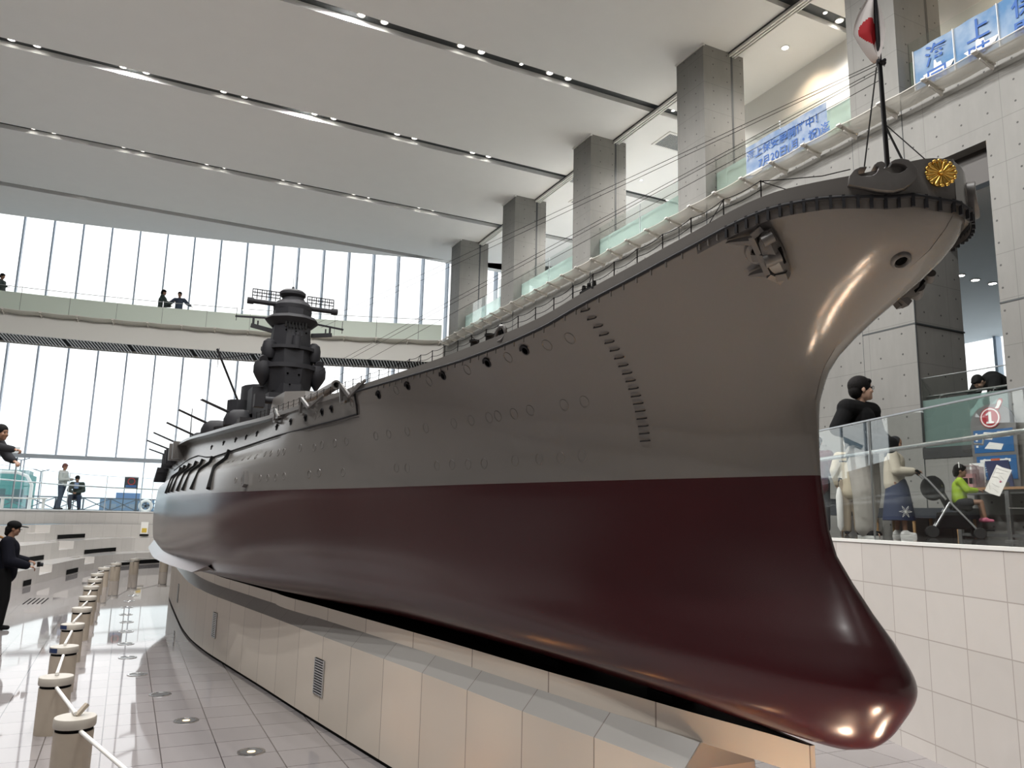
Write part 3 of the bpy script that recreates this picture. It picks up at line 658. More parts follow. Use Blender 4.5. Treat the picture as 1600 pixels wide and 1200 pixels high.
# underwater levels: z, stem y0, stern y1, (y,b)...
AFT=[(13.2,1),(18,.99),(21,.86),(24,.52),(26.3,.18)]
UW=[
(-1.00,2.16,25.5,[(2.3,.04),(2.6,.05),(3.56,.06),(4.44,.12),(5.74,.25),(6.7,.42),(9.2,.95),(13.2,1.42),(18,1.35),(21,.8),(24,.2)]),
(-.965,2.05,26.0,[(2.24,.105),(2.8,.13),(3.56,.175),(4.44,.25),(5.74,.42),(6.7,.62),(9.2,1.18),(13.2,1.70),(18,1.6),(21,1.0),(24,.3)]),
(-.88,1.96,26.2,[(2.05,.115),(2.24,.18),(2.8,.245),(3.56,.31),(4.44,.42),(5.74,.60),(6.7,.80),(9.2,1.42),(13.2,1.85),(18,1.8),(21,1.2),(24,.42)]),
(-.75,1.89,26.4,[(1.96,.115),(2.05,.165),(2.24,.22),(2.8,.275),(3.56,.355),(4.44,.50),(5.74,.72),(6.7,.95),(9.2,1.55),(13.2,1.925),(18,1.9),(21,1.4),(24,.55)]),
(-.62,1.955,26.5,[(2.0,.085),(2.1,.14),(2.24,.185),(2.8,.255),(3.56,.355),(4.44,.53),(5.74,.77),(6.7,1.02),(9.2,1.60),(13.2,1.945),(18,1.92),(21,1.5),(24,.65)]),
(-.50,2.045,26.6,[(2.1,.07),(2.24,.13),(2.8,.225),(3.56,.36),(4.44,.55),(5.74,.82),(6.7,1.08),(9.2,1.63),(13.2,1.95),(18,1.93),(21,1.6),(24,.75)]),
(-.25,2.205,26.8,[(2.27,.055),(2.45,.1),(2.8,.19),(3.56,.375),(4.44,.585),(5.74,.88),(6.7,1.15),(9.2,1.66),(13.2,1.955),(18,1.94),(21,1.68),(24,.95)]),
(0,2.238,27.2,[(2.3,.045),(2.5,.105),(2.79,.19),(3.56,.405),(4.44,.622),(5.74,.915),(6.7,1.19),(9.2,1.65),(13.2,1.93),(18,1.92),(21,1.70),(24,1.1),(26,.5)]),
]
# above water fraction of deck height: t, stem y0 , ratio blend between wl (0) and deck (1) at given y
def wlb(y): 
    l=UW[-1]; return curve(l,y)
def curve(l, y):
    z,y0,y1,pts=l
    y=np.asarray(y,float)
    u=np.sqrt(np.clip(y-y0,0,None))
    xs=[0]+[np.sqrt(p[0]-y0) for p in pts]+[np.sqrt(y1-y0)]
    return pchip(xs,[0]+[p[1] for p in pts]+[0],u)
STEM=([0,.17,.28,.36,.445,.544,.622,.725,.80,.86,.90],[2.238,2.246,2.246,2.225,2.185,2.08,1.965,1.785,1.675,1.62,1.605])
# flare: normalized height h=z/knucklez ; blend weight of deck breadth
def wf(h,y):
    p=pchip([1.6,3,5,8,12,28],[2.3,2.2,1.7,1.3,1.1,1.0],y)
    return h**p
def sideb(y,z):
    """half breadth above water at (y,z)"""
    y=np.asarray(y,float)
    kz=deckz(y)-koff(y); h=np.clip(z/kz,0,1)
    y0=pchip(*STEM,np.minimum(z,.9))
    # waterline at this level starts at stem y0(z); take WL breadth shifted
    w=wf(h,y)
    k=deckb(y)-.012*np.clip((y-1.6)/.3,0,1)
    lo=wlb(y)
    b=lo*(1-w)+k*w
    # nose rounding close to stem
    dd=np.clip(y-y0,0,None)
    cap=np.sqrt(dd)*pchip([0,.3,.6,.8,.9],[.2,.22,.30,.45,.7],np.minimum(z,.9))+dd*1.2
    b=np.maximum(b,1e-6); cap=np.maximum(cap,1e-6)
    return (b**-3.0+cap**-3.0)**(-1/3.0)
def sidez(y, z):
    """half breadth above the waterline with the armour-belt ledge amidships"""
    b = sideb(y, z); k = pchip([7.0, 9.5, 20, 23.5], [0, 1, 1, 0], y)
    ins = pchip([0, .25, .31, .40, .5, 1.2], [0, .005, .03, .115, .12, .10], z)
    return b-np.where(np.asarray(y) > 7, k*ins, 0)
def hp(y, z, off=0.0, side=-1):
    """point on the hull skin (side -1 = starboard, towards the camera), pushed out by off"""
    b = float(sidez(y, z)); e = .01
    p = Vector((XS+side*b, y, WZ+z))
    ty = Vector((side*(float(sidez(y+e, z))-float(sidez(y-e, z))), 2*e, 0)).normalized()
    tz = Vector((side*(float(sidez(y, z+e))-float(sidez(y, z-e))), 0, 2*e)).normalized()
    n = ty.cross(tz)
    if n.x*side < 0: n = -n
    n.normalize()
    return p+n*off, n, ty, tz
M_hull = mat('hull_grey_paint', (.150, .140, .131), .22, noise=.05, nscale=3, bump=.03, bscale=75, spec=.45)
M_red = mat('antifouling_red_paint', (.034, .0036, .0056), .23, noise=.06, nscale=2, bump=.04, bscale=12, spec=.55)
M_steelgrey = mat('superstructure_grey', (.014, .014, .017), .65, spec=.3)
M_lightgrey = mat('fitting_grey', (.10, .093, .088), .4)
M_deckwood = mat('deck_planking', (.34, .24, .17), .6, noise=.1, nscale=12)
M_gold = mat('polished_gold', (.80, .50, .12), .22, 1)
M_hole = mat('port_dark', (.004, .004, .004), .9, spec=.05)
M_wire = mat('rigging_black', (.008, .008, .008), .8, spec=.2)
ship = thing('battleship_model', 'huge grey battleship model with dark red underside filling the hall', 'model ship', (XS, 14.6, 1.05))
# --- hull skin
def skin(side):
    NU = 200; u = (1-np.cos(np.pi*np.linspace(0, 1, NU)))/2
    u = .6*u+.4*np.linspace(0, 1, NU)**1.6
    lz = np.array([l[0] for l in UW])
    base = []
    for l in UW:
        y = l[1]+(l[2]-l[1])*u; base.append(curve(l, y))
    base = np.array(base); rows = []
    zs = list(np.linspace(-1.0, -.60, 27))+[-.555, -.51, -.46, -.41, -.31, -.21, -.10, 0.0]
    y0s = [l[1] for l in UW]; y1s = [l[2] for l in UW]
    rows.append([(XS, float(pchip(lz, y0s, -1.0)+(pchip(lz, y1s, -1.0)-pchip(lz, y0s, -1.0))*k), WZ-1.0) for k in u])
    for z in zs:
        a, b = float(pchip(lz, y0s, z)), float(pchip(lz, y1s, z)); row = []
        for i, k in enumerate(u):
            row.append((XS+side*float(pchip(lz, base[:, i], z)), a+(b-a)*k, WZ+z))
        rows.append(row)
    nred = len(rows)-1
    for f in [.06, .12, .2, .28, .34, .37, .40, .44, .48, .54, .6, .66, .72, .78, .84, .90, .95, 1.0]:
        z0 = f*.925; a = float(pchip(*STEM, min(z0, .9))); b = 27.2+.7*f; row = []
        for k in u:
            y = a+(b-a)*k; kz = float(deckz(y)-koff(y)); z = f*kz
            bb = 0.0 if k == 0 or k == 1 else max(0.0, float(sidez(y, z)))
            if y > 25.5: bb = min(bb, math.sqrt(max(0, b-y))*.75)
            row.append((XS+side*bb, y, WZ+z))
        rows.append(row)
    for q in (.001, 1.0):                                    # vertical sheer strake
        row = []
        for k in u:
            y = YT-.005+(27.9-YT+.005)*k; z = float(deckz(y)-koff(y)*(1-q)); row.append((XS+side*min(float(deckb(y)), 9), y, WZ+z))
        rows.append(row)
    return rows, nred
hm = MB()
for side in (-1, 1):
    rows, nred = skin(side)
    hm.cur = 1; hm.grid(rows[:nred+1]); hm.cur = 0; hm.grid(rows[nred:])
hull = hm.build('hull', [M_hull, M_red], ship, smooth=36, weld=.0006)
d = MB(); ys = np.concatenate([np.linspace(1.6, 4, 60), np.linspace(4.1, 27.8, 80)])
d.grid([[(XS+s_*max(0, float(deckb(y))-.004), y, WZ+float(deckz(y))-.006) for y in ys] for s_ in (-1, -.5, 0, .5, 1)])
d.build('deck', M_deckwood, ship, smooth=60)
# --- degaussing cable round the bow with its clips
def kline(side, y, off=.008, dz=-.004):
    y = max(y, 1.601); b = float(deckb(y))
    p = Vector((XS+side*b, y, WZ+float(deckz(y)-koff(y))+dz))
    e = .012; t = Vector((side*(float(deckb(y+e))-float(deckb(max(1.6, y-e)))), y+e-max(1.6, y-e), 0)).normalized()
    n = Vector((side*abs(t.y), -abs(t.x), 0)).normalized()
    return p+n*off, n, t
ybow = list(np.linspace(1.602, 1.70, 10))+list(np.linspace(1.73, 5.6, 70))
path = [kline(1, y)[0] for y in reversed(ybow[:40])]+[kline(-1, y)[0] for y in ybow]
MB().tube(path, .0085, 8).build('degaussing_cable', M_steelgrey, ship, smooth=60)
cov = MB()
for side, ymax in ((-1, 2.3), (1, 1.95)):
    ya = list(np.linspace(1.602, 1.70, 14))+list(np.linspace(1.71, ymax, 24)); top = []; bot = []
    for y in ya:
        p, n, t = kline(side, y, .006, -.012); top.append(tuple(p)); q = p+n*-.006+Vector((0, 0, -.030)); bot.append(tuple(q))
    cov.grid([top, bot])
cov.build('cable_cover', M_lightgrey, ship, smooth=60)
clip = MB().box((-.005, -.004, -.036), (.005, .007, .012)).mesh('cable_clip', M_steelgrey)
clip2 = MB().box((-.0025, -.004, -.026), (.0025, .004, .006)).mesh('cable_clip', M_hull)
yy = 1.62; sp = []
acc = 0; last = kline(-1, 1.602)[0]
for side, ymax in ((1, 1.92), (-1, 5.2)):
    last = None; y = 1.604
    while y < ymax:
        p, n, t = kline(side, y, .008, -.008)
        if last is None or (p-last).length > (.040 if y < 2.3 else .085):
            o = bpy.data.objects.new('cable_clip', clip if y < 2.2 else clip2); COL.objects.link(o); o.parent = ship
            o.location = p-Vector(wloc(ship)); o.rotation_euler = (0, 0, math.atan2(n.y, n.x)-math.pi/2); last = p
        y += .004
def hullpath(pts, off=.008): return [hp(y, z, off)[0] for y, z in pts]
c2 = [(5.60, .69), (5.61, .60), (5.63, .54), (5.98, .528), (6.52, .515), (7.37, .505), (8.39, .495), (9.4, .487), (10.3, .47), (10.9, .50), (11.6, .56), (12.3, .56), (13.5, .52), (15, .50)]
MB().tube(hullpath(c2), .007, 6).build('side_cable', M_steelgrey, ship)
MB().tube(hullpath([(y, z-.022) for y, z in c2[2:9]], .003), .0035, 5).build('cable_shelf', M_lightgrey, ship)
# --- portholes: open ones with dark glass and an eyebrow, closed ones as a faint rim
ring = MB().lathe([(.0265, -.004), (.0265, .0018), (.0300, .0028), (.0325, .0006), (.0325, -.004)], n=20).mesh('porthole', M_hull, smooth=50)
openp = MB(); openp.cur = 0; openp.lathe([(.019, -.004), (.019, .005), (.0255, .005), (.0255, -.004)], n=18); openp.cur = 1; openp.lathe([(0, .002), (.0195, .002)], n=18)
pts = [(.032*math.cos(a), .032*math.sin(a), .006) for a in np.linspace(.15*math.pi, .95*math.pi, 12)]
openp.cur = 0; openp.tube(pts, .005, 6)
openp = openp.mesh('open_porthole', [M_steelgrey, M_hole], smooth=50)
def on_hull(me, nm, y, z, off=.0, roll=0.0):
    p, n, ty, tz = hp(y, z, off); zax = n; xax = ty; yax = zax.cross(xax)
    if yax.z < 0: xax, yax = -xax, -yax
    o = bpy.data.objects.new(nm, me); COL.objects.link(o); o.parent = ship
    Mx = Matrix((xax, yax, zax)).transposed().to_4x4() @ Matrix.Rotation(roll, 4, 'Z')
    o.location = p-Vector(wloc(ship)); o.rotation_euler = Mx.to_euler(); return o
OPEN = [(4.802,0.639),(4.352,0.646),(3.879,0.654),(3.540,0.670),(6.269,0.610),(6.075,0.616),(5.235,0.630),(6.629,0.596),(7.479,0.591),(7.003,0.597),(8.317,0.596),(8.847,0.602),(9.394,0.614),(10.032,0.622),(10.742,0.614)]
CL = [(4.973,0.634),(4.533,0.637),(4.090,0.646),(3.695,0.658),(3.377,0.672),(3.215,0.680),(6.431,0.602),(6.349,0.610),(5.692,0.626),(4.988,0.367),(4.753,0.370),(4.434,0.373),(4.255,0.376),(4.083,0.378),(4.003,0.380),(3.863,0.380),(3.726,0.385),(3.469,0.390),(3.329,0.393),(6.422,0.340),(6.286,0.353),(6.073,0.356),(5.888,0.356),(5.427,0.366),(5.242,0.367),(9.248,0.355),(9.022,0.351),(8.785,0.346),(8.358,0.345),(8.136,0.347),(7.882,0.340),(7.606,0.350),(7.428,0.346),(7.210,0.340),(7.068,0.338),(6.698,0.351),(5.205,0.131),(5.063,0.126),(4.701,0.127),(4.535,0.127),(4.370,0.124),(4.215,0.122),(3.939,0.127),(3.741,0.127),(3.581,0.127),(3.428,0.129),(8.259,0.119),(8.046,0.114),(7.544,0.119),(7.350,0.114),(7.156,0.114),(6.975,0.120),(6.489,0.123),(6.331,0.129),(5.966,0.124)]
for y, z in OPEN: on_hull(openp, 'open_porthole', y, z)
for y, z in CL: on_hull(ring, 'porthole', y, z)
rung = MB().tube([(-.027, 0, -.002), (-.024, 0, .011), (.024, 0, .011), (.027, 0, -.002)], .0032, 6).mesh('rung', M_steelgrey, smooth=60)
for k in range(18):
    z = .774-k*(.774-.181)/17; y = 3.018-.012*min(1, k/5)+.016*max(0, (k-9)/8); on_hull(rung, 'rung', y, z, 0)
# --- bulge fins and discharge plates amidships
def fin(pts, wd=.045, th=.035, nm='discharge_fin'):
    m = MB(); P = [hp(y, z, .0) for y, z in pts]
    for (a, na, _, _), (b, nb, _, _) in zip(P[:-1], P[1:]): m.bar(a+na*th*.4, b+nb*th*.4, wd, th, (na+nb))
    m.build(nm, M_wire if nm == 'discharge_fin' else M_lightgrey, ship)
for y in (10.35, 11.0, 11.5, 12.15, 12.7, 13.3): fin([(y, .475), (y, .40), (y, .31), (y-.02, .06)])
fin([(9.45, .50), (9.45, .40), (9.42, .30), (9.25, .05)], .05, .04)
fin([(7.93, .175), (7.85, .05)], .055, .045, 'outlet_plate')
# --- bilge keel
bk = MB(); ya = np.linspace(9.4, 17.5, 30); r0 = []; r1 = []; r2 = []
for i, y in enumerate(ya):
    tp = min(1, (i+.35)/1.2, (len(ya)-1-i)/5); b = float(pchip([l[0] for l in UW], [float(curve(l, y)) for l in UW], -.80))
    r0.append((XS-b+.03, y, WZ-.76)); r1.append((XS-b-.13*tp, y, WZ-.76-.12*tp)); r2.append((XS-b+.05, y, WZ-.86))
bk.grid([r0, r1, r2]); bk.build('bilge_keel', M_red, ship, smooth=30)
# --- deck edge railing
sta = MB().cyl((0, 0, 0), (0, 0, .072), .0028, n=6); sta.ell((0, 0, .072), .0042, 8, 5); sta.ell((0, 0, .036), .0038, 8, 5); sta = sta.mesh('stanchion', M_wire)
sy = [2.04+.150*k for k in range(42)]; tops = []; mids = []
for y in sy:
    p = Vector((XS-float(deckb(y))+.012, y, WZ+float(deckz(y))-.004))
    o = bpy.data.objects.new('stanchion', sta); COL.objects.link(o); o.parent = ship; o.location = p-Vector(wloc(ship))
def sagline(h):
    out = []
    for i in range(len(sy)-1):
        for q in range(6):
            y = sy[i]+(sy[i+1]-sy[i])*q/6; sg = .010*4*(q/6)*(1-q/6)
            out.append((XS-float(deckb(y))+.012, y, WZ+float(deckz(y))+h-sg))
    return out
MB().tube(sagline(.070), .0018, 5).build('railing_chain', M_wire, ship); MB().tube(sagline(.036), .0016, 5).build('railing_chain', M_wire, ship)
for y, dy in ((2.04, -.09), (2.19, .10), (2.94, .1), (3.72, .1), (4.0, -.08), (4.6, .1)):
    a = Vector((XS-float(deckb(y))+.012, y, WZ+float(deckz(y))+.068)); y2 = y+dy; b = Vector((XS-float(deckb(y2))+.03, y2, WZ+float(deckz(y2)))); MB().cyl(a, b, .0018, n=5).build('rail_stay', M_wire, ship)
MB().tube([(XS-float(deckb(2.04))+.012, 2.04, WZ+float(deckz(2.04))+.068), (XS-.42, 1.94, WZ+1.035), (XS-.36, 1.84, WZ+1.02), (XS-.30, 1.77, WZ+1.03)], .002, 5).build('bow_chain', M_wire, ship)
# --- bow fairleads: open horned chocks on the strake
OUTL = [(250,580),(268,440),(340,345),(430,308),(528,312),(528,332),(440,335),(402,372),(402,428),(432,464),(520,474),(592,480),(655,445),(695,385),(702,335),(662,322),(642,292),(682,256),(750,243),(800,282),(805,320),(772,362),(802,405),(868,450),(940,466),(1018,460),(1080,425),(1128,375),(1090,330),(1030,302),(945,292),(900,300),(888,262),(950,226),(1050,214),(1150,240),(1232,312),(1280,400),(1282,500),(1230,590),(1150,660),(1050,730),(900,770),(800,765),(650,735),(450,660),(300,612)]
def fairlead(side, nm):
    kx = .000214; cx, cz_ = 790, 640
    m = MB(); n_ = len(OUTL); cen = Vector((780, 560, 0))
    yc0 = 1.700; p0, n0, t0 = kline(side, yc0, 0, 0); z0 = WZ+float(deckz(yc0))-.068
    bm_ = bmesh.new(); vs_ = [bm_.verts.new(((x-cx)*kx, (cz_-y)*kx, 0)) for x, y in OUTL]; f_ = bm_.faces.new(vs_); bm_.normal_update()
    ex = bmesh.ops.extrude_face_region(bm_, geom=[f_]); tv = [g_ for g_ in ex['geom'] if isinstance(g_, bmesh.types.BMVert)]
    for v_ in tv: v_.co.z = .062
    top_f = [g_ for g_ in ex['geom'] if isinstance(g_, bmesh.types.BMFace)][0]
    bmesh.ops.bevel(bm_, geom=list(top_f.edges), offset=.0085, offset_type='OFFSET', segments=4, profile=.5, affect='EDGES', clamp_overlap=True)
    bmesh.ops.triangulate(bm_, faces=[q_ for q_ in bm_.faces if len(q_.verts) > 4])
    idx = {v_: i_ for i_, v_ in enumerate(bm_.verts)}; V_ = []
    for v_ in bm_.verts:
        al = -v_.co.x; belly = .010*max(0, min(1, (.02-v_.co.y)/.06)) if v_.co.z > .03 else 0
        V_.append(p0+t0*al*(1 if t0.y > 0 else -1)+n0*(v_.co.z-.036+belly-.9*al*al)+Vector((0, 0, z0-p0.z+v_.co.y)))
    m.add(V_, [[idx[v_] for v_ in q_.verts] for q_ in bm_.faces]); bm_.free()
    o = m.build(nm, M_lightgrey, ship, smooth=50); return o
fl = fairlead(-1, 'bow_fairlead'); fairlead(1, 'bow_fairlead')
# --- gold chrysanthemum crest on the bow tip
cc = Vector((XS-.066, 1.602, WZ+.998)); cn = Vector((-.55, -.83, .06)).normalized(); cx_ = cn.cross(Vector((0, 0, 1))).normalized(); cy_ = cx_.cross(cn)
MC = Matrix((cx_, cy_, cn)).transposed().to_4x4(); MC.translation = cc
g = MB()
for k in range(16):
    a = 2*math.pi*k/16; L = .049
    rot = Matrix.Rotation(a, 4, 'Z')
    pet = MB(); rows = []
    for i in range(8):
        f = i/7; rr = .006+(L-.006)*f; wd = (.0012+.0082*f)*(1 if i < 7 else .55)
        rows.append([(rr if j in (1, 2, 3) else rr-.002, wd*v, .004+.006*(1-v*v)*(.5+.5*f)) for j, v in enumerate((-1, -.5, 0, .5, 1))])
    pet.grid(rows); pet.ell((L-.002, 0, .007), (.006, .0085, .0055), 10, 6); pet.xf(rot); g.add(pet.v, pet.f)
g.ell((0, 0, .009), (.0085, .0085, .007), 12, 8); g.lathe([(.0, .002), (.046, .002), (.046, -.008)], n=32)
g.xf(MC); g.build('gold_chrysanthemum_crest', M_gold, ship, smooth=45)['label'] = 'gold sixteen-petal chrysanthemum crest'
# --- hawse ring near the stem and the two anchors
p, n, ty, tz = hp(1.774, .741)
hr = MB().lathe([(.020, -.03), (.021, .006), (.026, .012), (.034, .008), (.037, -.004)], p, 24, n); hr.build('hawse_ring', M_lightgrey, ship, smooth=50)
hi = MB().lathe([(0, .003), (.0215, .003)], p, 20, n); hi.build('hawse_hole', M_hole, ship)
def anchor(side, ya=2.135, za=.828):
    p, n, ty, tz = hp(ya, za, 0, side)
    aft = ty if ty.y > 0 else -ty; up = n.cross(aft)
    if up.z < 0: up = -up
    MX = Matrix((aft, up, n)).transposed().to_4x4(); MX.translation = p                  # local: x aft, y up, z outwards
    root = MB().lathe([(.026, .002), (.030, .016), (.048, .016), (.058, .003)], (0, 0, 0), 26).xf(MX).build('anchor', M_hull, ship, smooth=50)
    MB().lathe([(0, .008), (.029, .008)], (0, 0, 0), 22).xf(MX).build('hawse_mouth', M_hole, root)
    cr_ = Matrix.Rotation(R3(-8), 4, 'Z')
    def bl(m, nm, ma=M_lightgrey, sm=40): return m.xf(MX).build(nm, ma, root, smooth=sm)
    # crown: heavy block lying up-down across the hull, forward of the hole
    m = MB(); prof = [(-.004, .092, .020, .034), (.004, .060, .034, .060), (-.002, .020, .040, .070), (-.006, -.02, .042, .072), (-.01, -.062, .036, .062), (-.018, -.105, .022, .04)]
    rows = []
    for cx0, y, hw, ht in prof:
        x0 = -.055+cx0
        rows.append([(x0-hw*.9, y, .012), (x0-hw, y, ht*.55), (x0-hw*.6, y, ht), (x0+hw*.5, y, ht*1.06), (x0+hw*.95, y, ht*.6), (x0+hw*.9, y, .012)])
    m.grid(rows, closed=True); m.quad(rows[0]); m.quad(rows[-1]); bl(m, 'anchor_crown')
    m = MB().cyl((-.035, -.012, .075), (-.088, -.012, .045), .026, .026, 18); bl(m, 'crown_boss')
    m = MB().box((-.100, -.045, .040), (-.082, .02, .052)); bl(m, 'crown_slot', M_hole)
    # shank into the hole
    m = MB().bar((-.045, 0, .060), (.012, 0, .030), .034, .030, (0, 1, 0)); bl(m, 'shank')
    # frame bar seen over the hole
    m = MB().bar((-.012, .088, .052), (-.030, -.070, .062), .022, .020, (0, 0, 1)); m.bar((-.012, .088, .052), (-.048, .104, .030), .022, .030, (0, 0, 1)); m.bar((-.030, -.070, .062), (-.060, -.118, .035), .024, .028, (0, 0, 1)); bl(m, 'crown_bar')
    # two flukes pointing aft
    for s_, L in ((1, .125), (-1, .085)):
        rows = []
        for f in np.linspace(0, 1, 8):
            x = -.02+L*f*1.0; y = s_*(.052+.010*f)+(.012 if s_ > 0 else -.018); hw = (.022*(1-f)**.6+.002)*(1 if f < .98 else .4); th = .018*(1-.6*f); zc_ = .040-.022*f
            rows.append([(x, y-hw, zc_), (x, y-hw*.4, zc_+th), (x, y+hw*.4, zc_+th), (x, y+hw, zc_), (x, y, zc_-.012)])
        m = MB().grid(rows, closed=True); m.quad(rows[0]); m.quad(rows[-1]); bl(m, 'fluke')
    # shackle blocks at both crown ends
    m = MB().cyl((-.052, .066, .072), (-.088, .070, .050), .020, .020, 16); bl(m, 'upper_lug')
    m = MB().obox((-.072, -.094, .044), (1, 0, 0), (0, 1, 0), (0, 0, 1), (.022, .014, .02)); bl(m, 'lower_lug')
    return root
anchor(-1); anchor(1, 2.08, .80)
# --- deck fittings on the edge
def de(y, ins=.02, dz=0.0): return Vector((XS-float(deckb(y))+ins, y, WZ+float(deckz(y))+dz))
for y in (4.06, 3.90): MB().lathe([(.024, 0), (.022, .045), (.030, .052), (.030, .062), (0, .064)], tuple(de(y, .07)), 16).build('mooring_bitt', M_wire, ship, smooth=40)
a = de(3.70, .02); m = MB()
m.tube([a+Vector((.0, -.055, 0)), a+Vector((-.012, -.05, .04)), a+Vector((-.012, -.01, .052)), a+Vector((-.012, .03, .04)), a+Vector((-.012, .05, .0)), a+Vector((-.012, .02, -.03)), a+Vector((-.012, -.03, -.03))], .011, 8, True); m.build('closed_chock', M_lightgrey, ship, smooth=60)
MB().obox(a+Vector((.005, 0, .008)), (1, 0, 0), (0, 1, 0), (0, 0, 1), (.004, .045, .03)).build('chock_opening', M_hole, ship)
a = de(2.98, .02); m = MB(); m.bar(a+Vector((0, -.06, .006)), a+Vector((0, .06, .006)), .03, .012)
for q in (-.045, 0, .045): m.cyl(a+Vector((0, q, .01)), a+Vector((0, q, .04)), .012, .009, 10)
m.build('roller_chock', M_wire, ship)
# folded boat-boom frames on the side
for (ypost, zt, zb, y1, z1, y2, z2) in ((5.80, .775, .648, 5.62, .675, 5.38, .755), (6.68, .77, .63, 6.47, .668, 6.20, .745), (7.50, .76, .64, 7.32, .665, 7.75, .70)):
    m = MB(); A, B = hp(ypost, zt, .035)[0], hp(ypost, zb, .035)[0]; C_, D_ = hp(y1, z1, .04)[0], hp(y2, min(z2, .70), .02)[0]
    m.bar(A, B, .022, .022); m.bar(A, C_, .02, .026); m.bar(C_, D_+Vector((0, 0, max(0, z2-.70))), .014, .018); m.bar(B, hp(ypost-.08, zb-.004, .035)[0], .02, .018); m.bar(B, hp(ypost, zb, -.01)[0], .015, .015); m.bar(C_, hp(y1, z1, -.01)[0], .012, .012)
    m.build('boat_boom_frame', M_lightgrey, ship)
# --- main turret with three barrels (the deck edge hides the inner two and the forward turret)
TY = 11.75
tur = MB().cyl((XS, TY, WZ+.78), (XS, TY, WZ+1.16), .62, n=36).build('main_turret', M_steelgrey, ship, smooth=40)
hx = [(-.62, -.55), (-.36, -.80), (.36, -.80), (.62, -.55), (.66, .35), (.45, .85), (-.45, .85), (-.66, .35)]
P0 = [(XS+x, TY+y) for x, y in hx]; P1 = [(XS+x*.93, TY+y*.90+.03) for x, y in hx]
MB().prism(P0, WZ+1.16, WZ+1.52, P1).build('gun_house', M_lightgrey, tur)
MB().cyl((XS-.80, TY+.45, WZ+1.50), (XS+.80, TY+.45, WZ+1.50), .055, n=12).build('rangefinder', M_steelgrey, tur)
for s_ in (-1, 1): MB().obox((XS+s_*.80, TY+.45, WZ+1.48), (1, 0, 0), (0, 1, 0), (0, 0, 1), (.075, .085, .10)).build('rangefinder_hood', M_steelgrey, tur)
for x in (-.30, 0, .30):
    MB().lathe([(.088, 0), (.088, .16), (.075, .2), (.066, .9), (.055, 1.7), (.060, 1.74), (.060, 1.80), (.036, 1.80), (.036, 1.6), (0, 1.6)], (XS+x, TY-.62, WZ+1.36), 20, (0, -1, 0)).build('gun_barrel', M_lightgrey, tur, smooth=40)
t1 = MB().cyl((XS, 9.35, WZ+.70), (XS, 9.35, WZ+.80), .62, n=36).build('main_turret', M_steelgrey, ship, smooth=40)
MB().prism([(XS+x, 9.35+y) for x, y in hx], WZ+.80, WZ+1.10, [(XS+x*.93, 9.38+y*.9) for x, y in hx]).build('gun_house', M_steelgrey, t1)
for x in (-.30, 0, .30): MB().lathe([(.088, 0), (.066, .9), (.056, 1.75), (.036, 1.75), (0, 1.6)], (XS+x, 8.7, WZ+.93), 16, (0, -1, -.03)).build('gun_barrel', M_steelgrey, t1, smooth=40)
# --- bridge tower
def ngon(cx, cy, rx, ry, n, rot=0.0): return [(cx+rx*math.cos(2*math.pi*k/n+rot), cy+ry*math.sin(2*math.pi*k/n+rot)) for k in range(n)]
BY = 14.6; BX = XS
base = MB().prism(ngon(BX, BY, .36, .62, 8, .39), WZ+.8, WZ+2.10, ngon(BX, BY, .40, .58, 8, .39))
tower = base.build('bridge_tower', M_steelgrey, ship)
def tp(nm, m, ma=M_steelgrey, sm=35): return m.build(nm, ma, tower, smooth=sm)
tp('lower_drum', MB().prism(ngon(BX, BY, .40, .55, 10), 4.02, 4.44, ngon(BX, BY, .50, .60, 10)))
tp('mid_gallery', MB().prism(ngon(BX, BY, .55, .62, 12), 4.44, 4.52)); tp('mid_block', MB().prism(ngon(BX, BY, .44, .52, 8, .39), 4.52, 4.80))
tp('upper_gallery', MB().prism(ngon(BX, BY, .52, .55, 12), 4.80, 4.86))
tp('shaft', MB().prism(ngon(BX, BY, .38, .44, 8, .39), 4.86, 5.36, ngon(BX, BY, .345, .40, 8, .39)))
tp('lookout_gallery', MB().prism(ngon(BX, BY, .36, .42, 10), 5.28, 5.40, ngon(BX, BY, .50, .50, 10))); tp('gallery_screen', MB().prism(ngon(BX, BY, .50, .50, 10), 5.40, 5.46, ngon(BX, BY, .44, .46, 10)))
tp('compass_deck', MB().prism(ngon(BX, BY, .35, .38, 8, .39), 5.46, 5.60, ngon(BX, BY, .36, .38, 8, .39)))
tp('rangefinder_drum', MB().lathe([(.35, 5.60), (.36, 5.68), (.30, 5.76), (.22, 5.80), (.19, 5.86)], (BX, BY, 0), 20))
tp('director_hood', MB().lathe([(.20, 5.86), (.245, 5.90), (.245, 5.95), (.20, 5.99), (.10, 6.02), (.03, 6.03), (.02, 6.08), (0, 6.09)], (BX-.02, BY, 0), 18))
tp('fifteen_metre_rangefinder', MB().cyl((BX-.80, BY-.05, 5.69), (BX+.80, BY-.05, 5.69), .045, n=12))
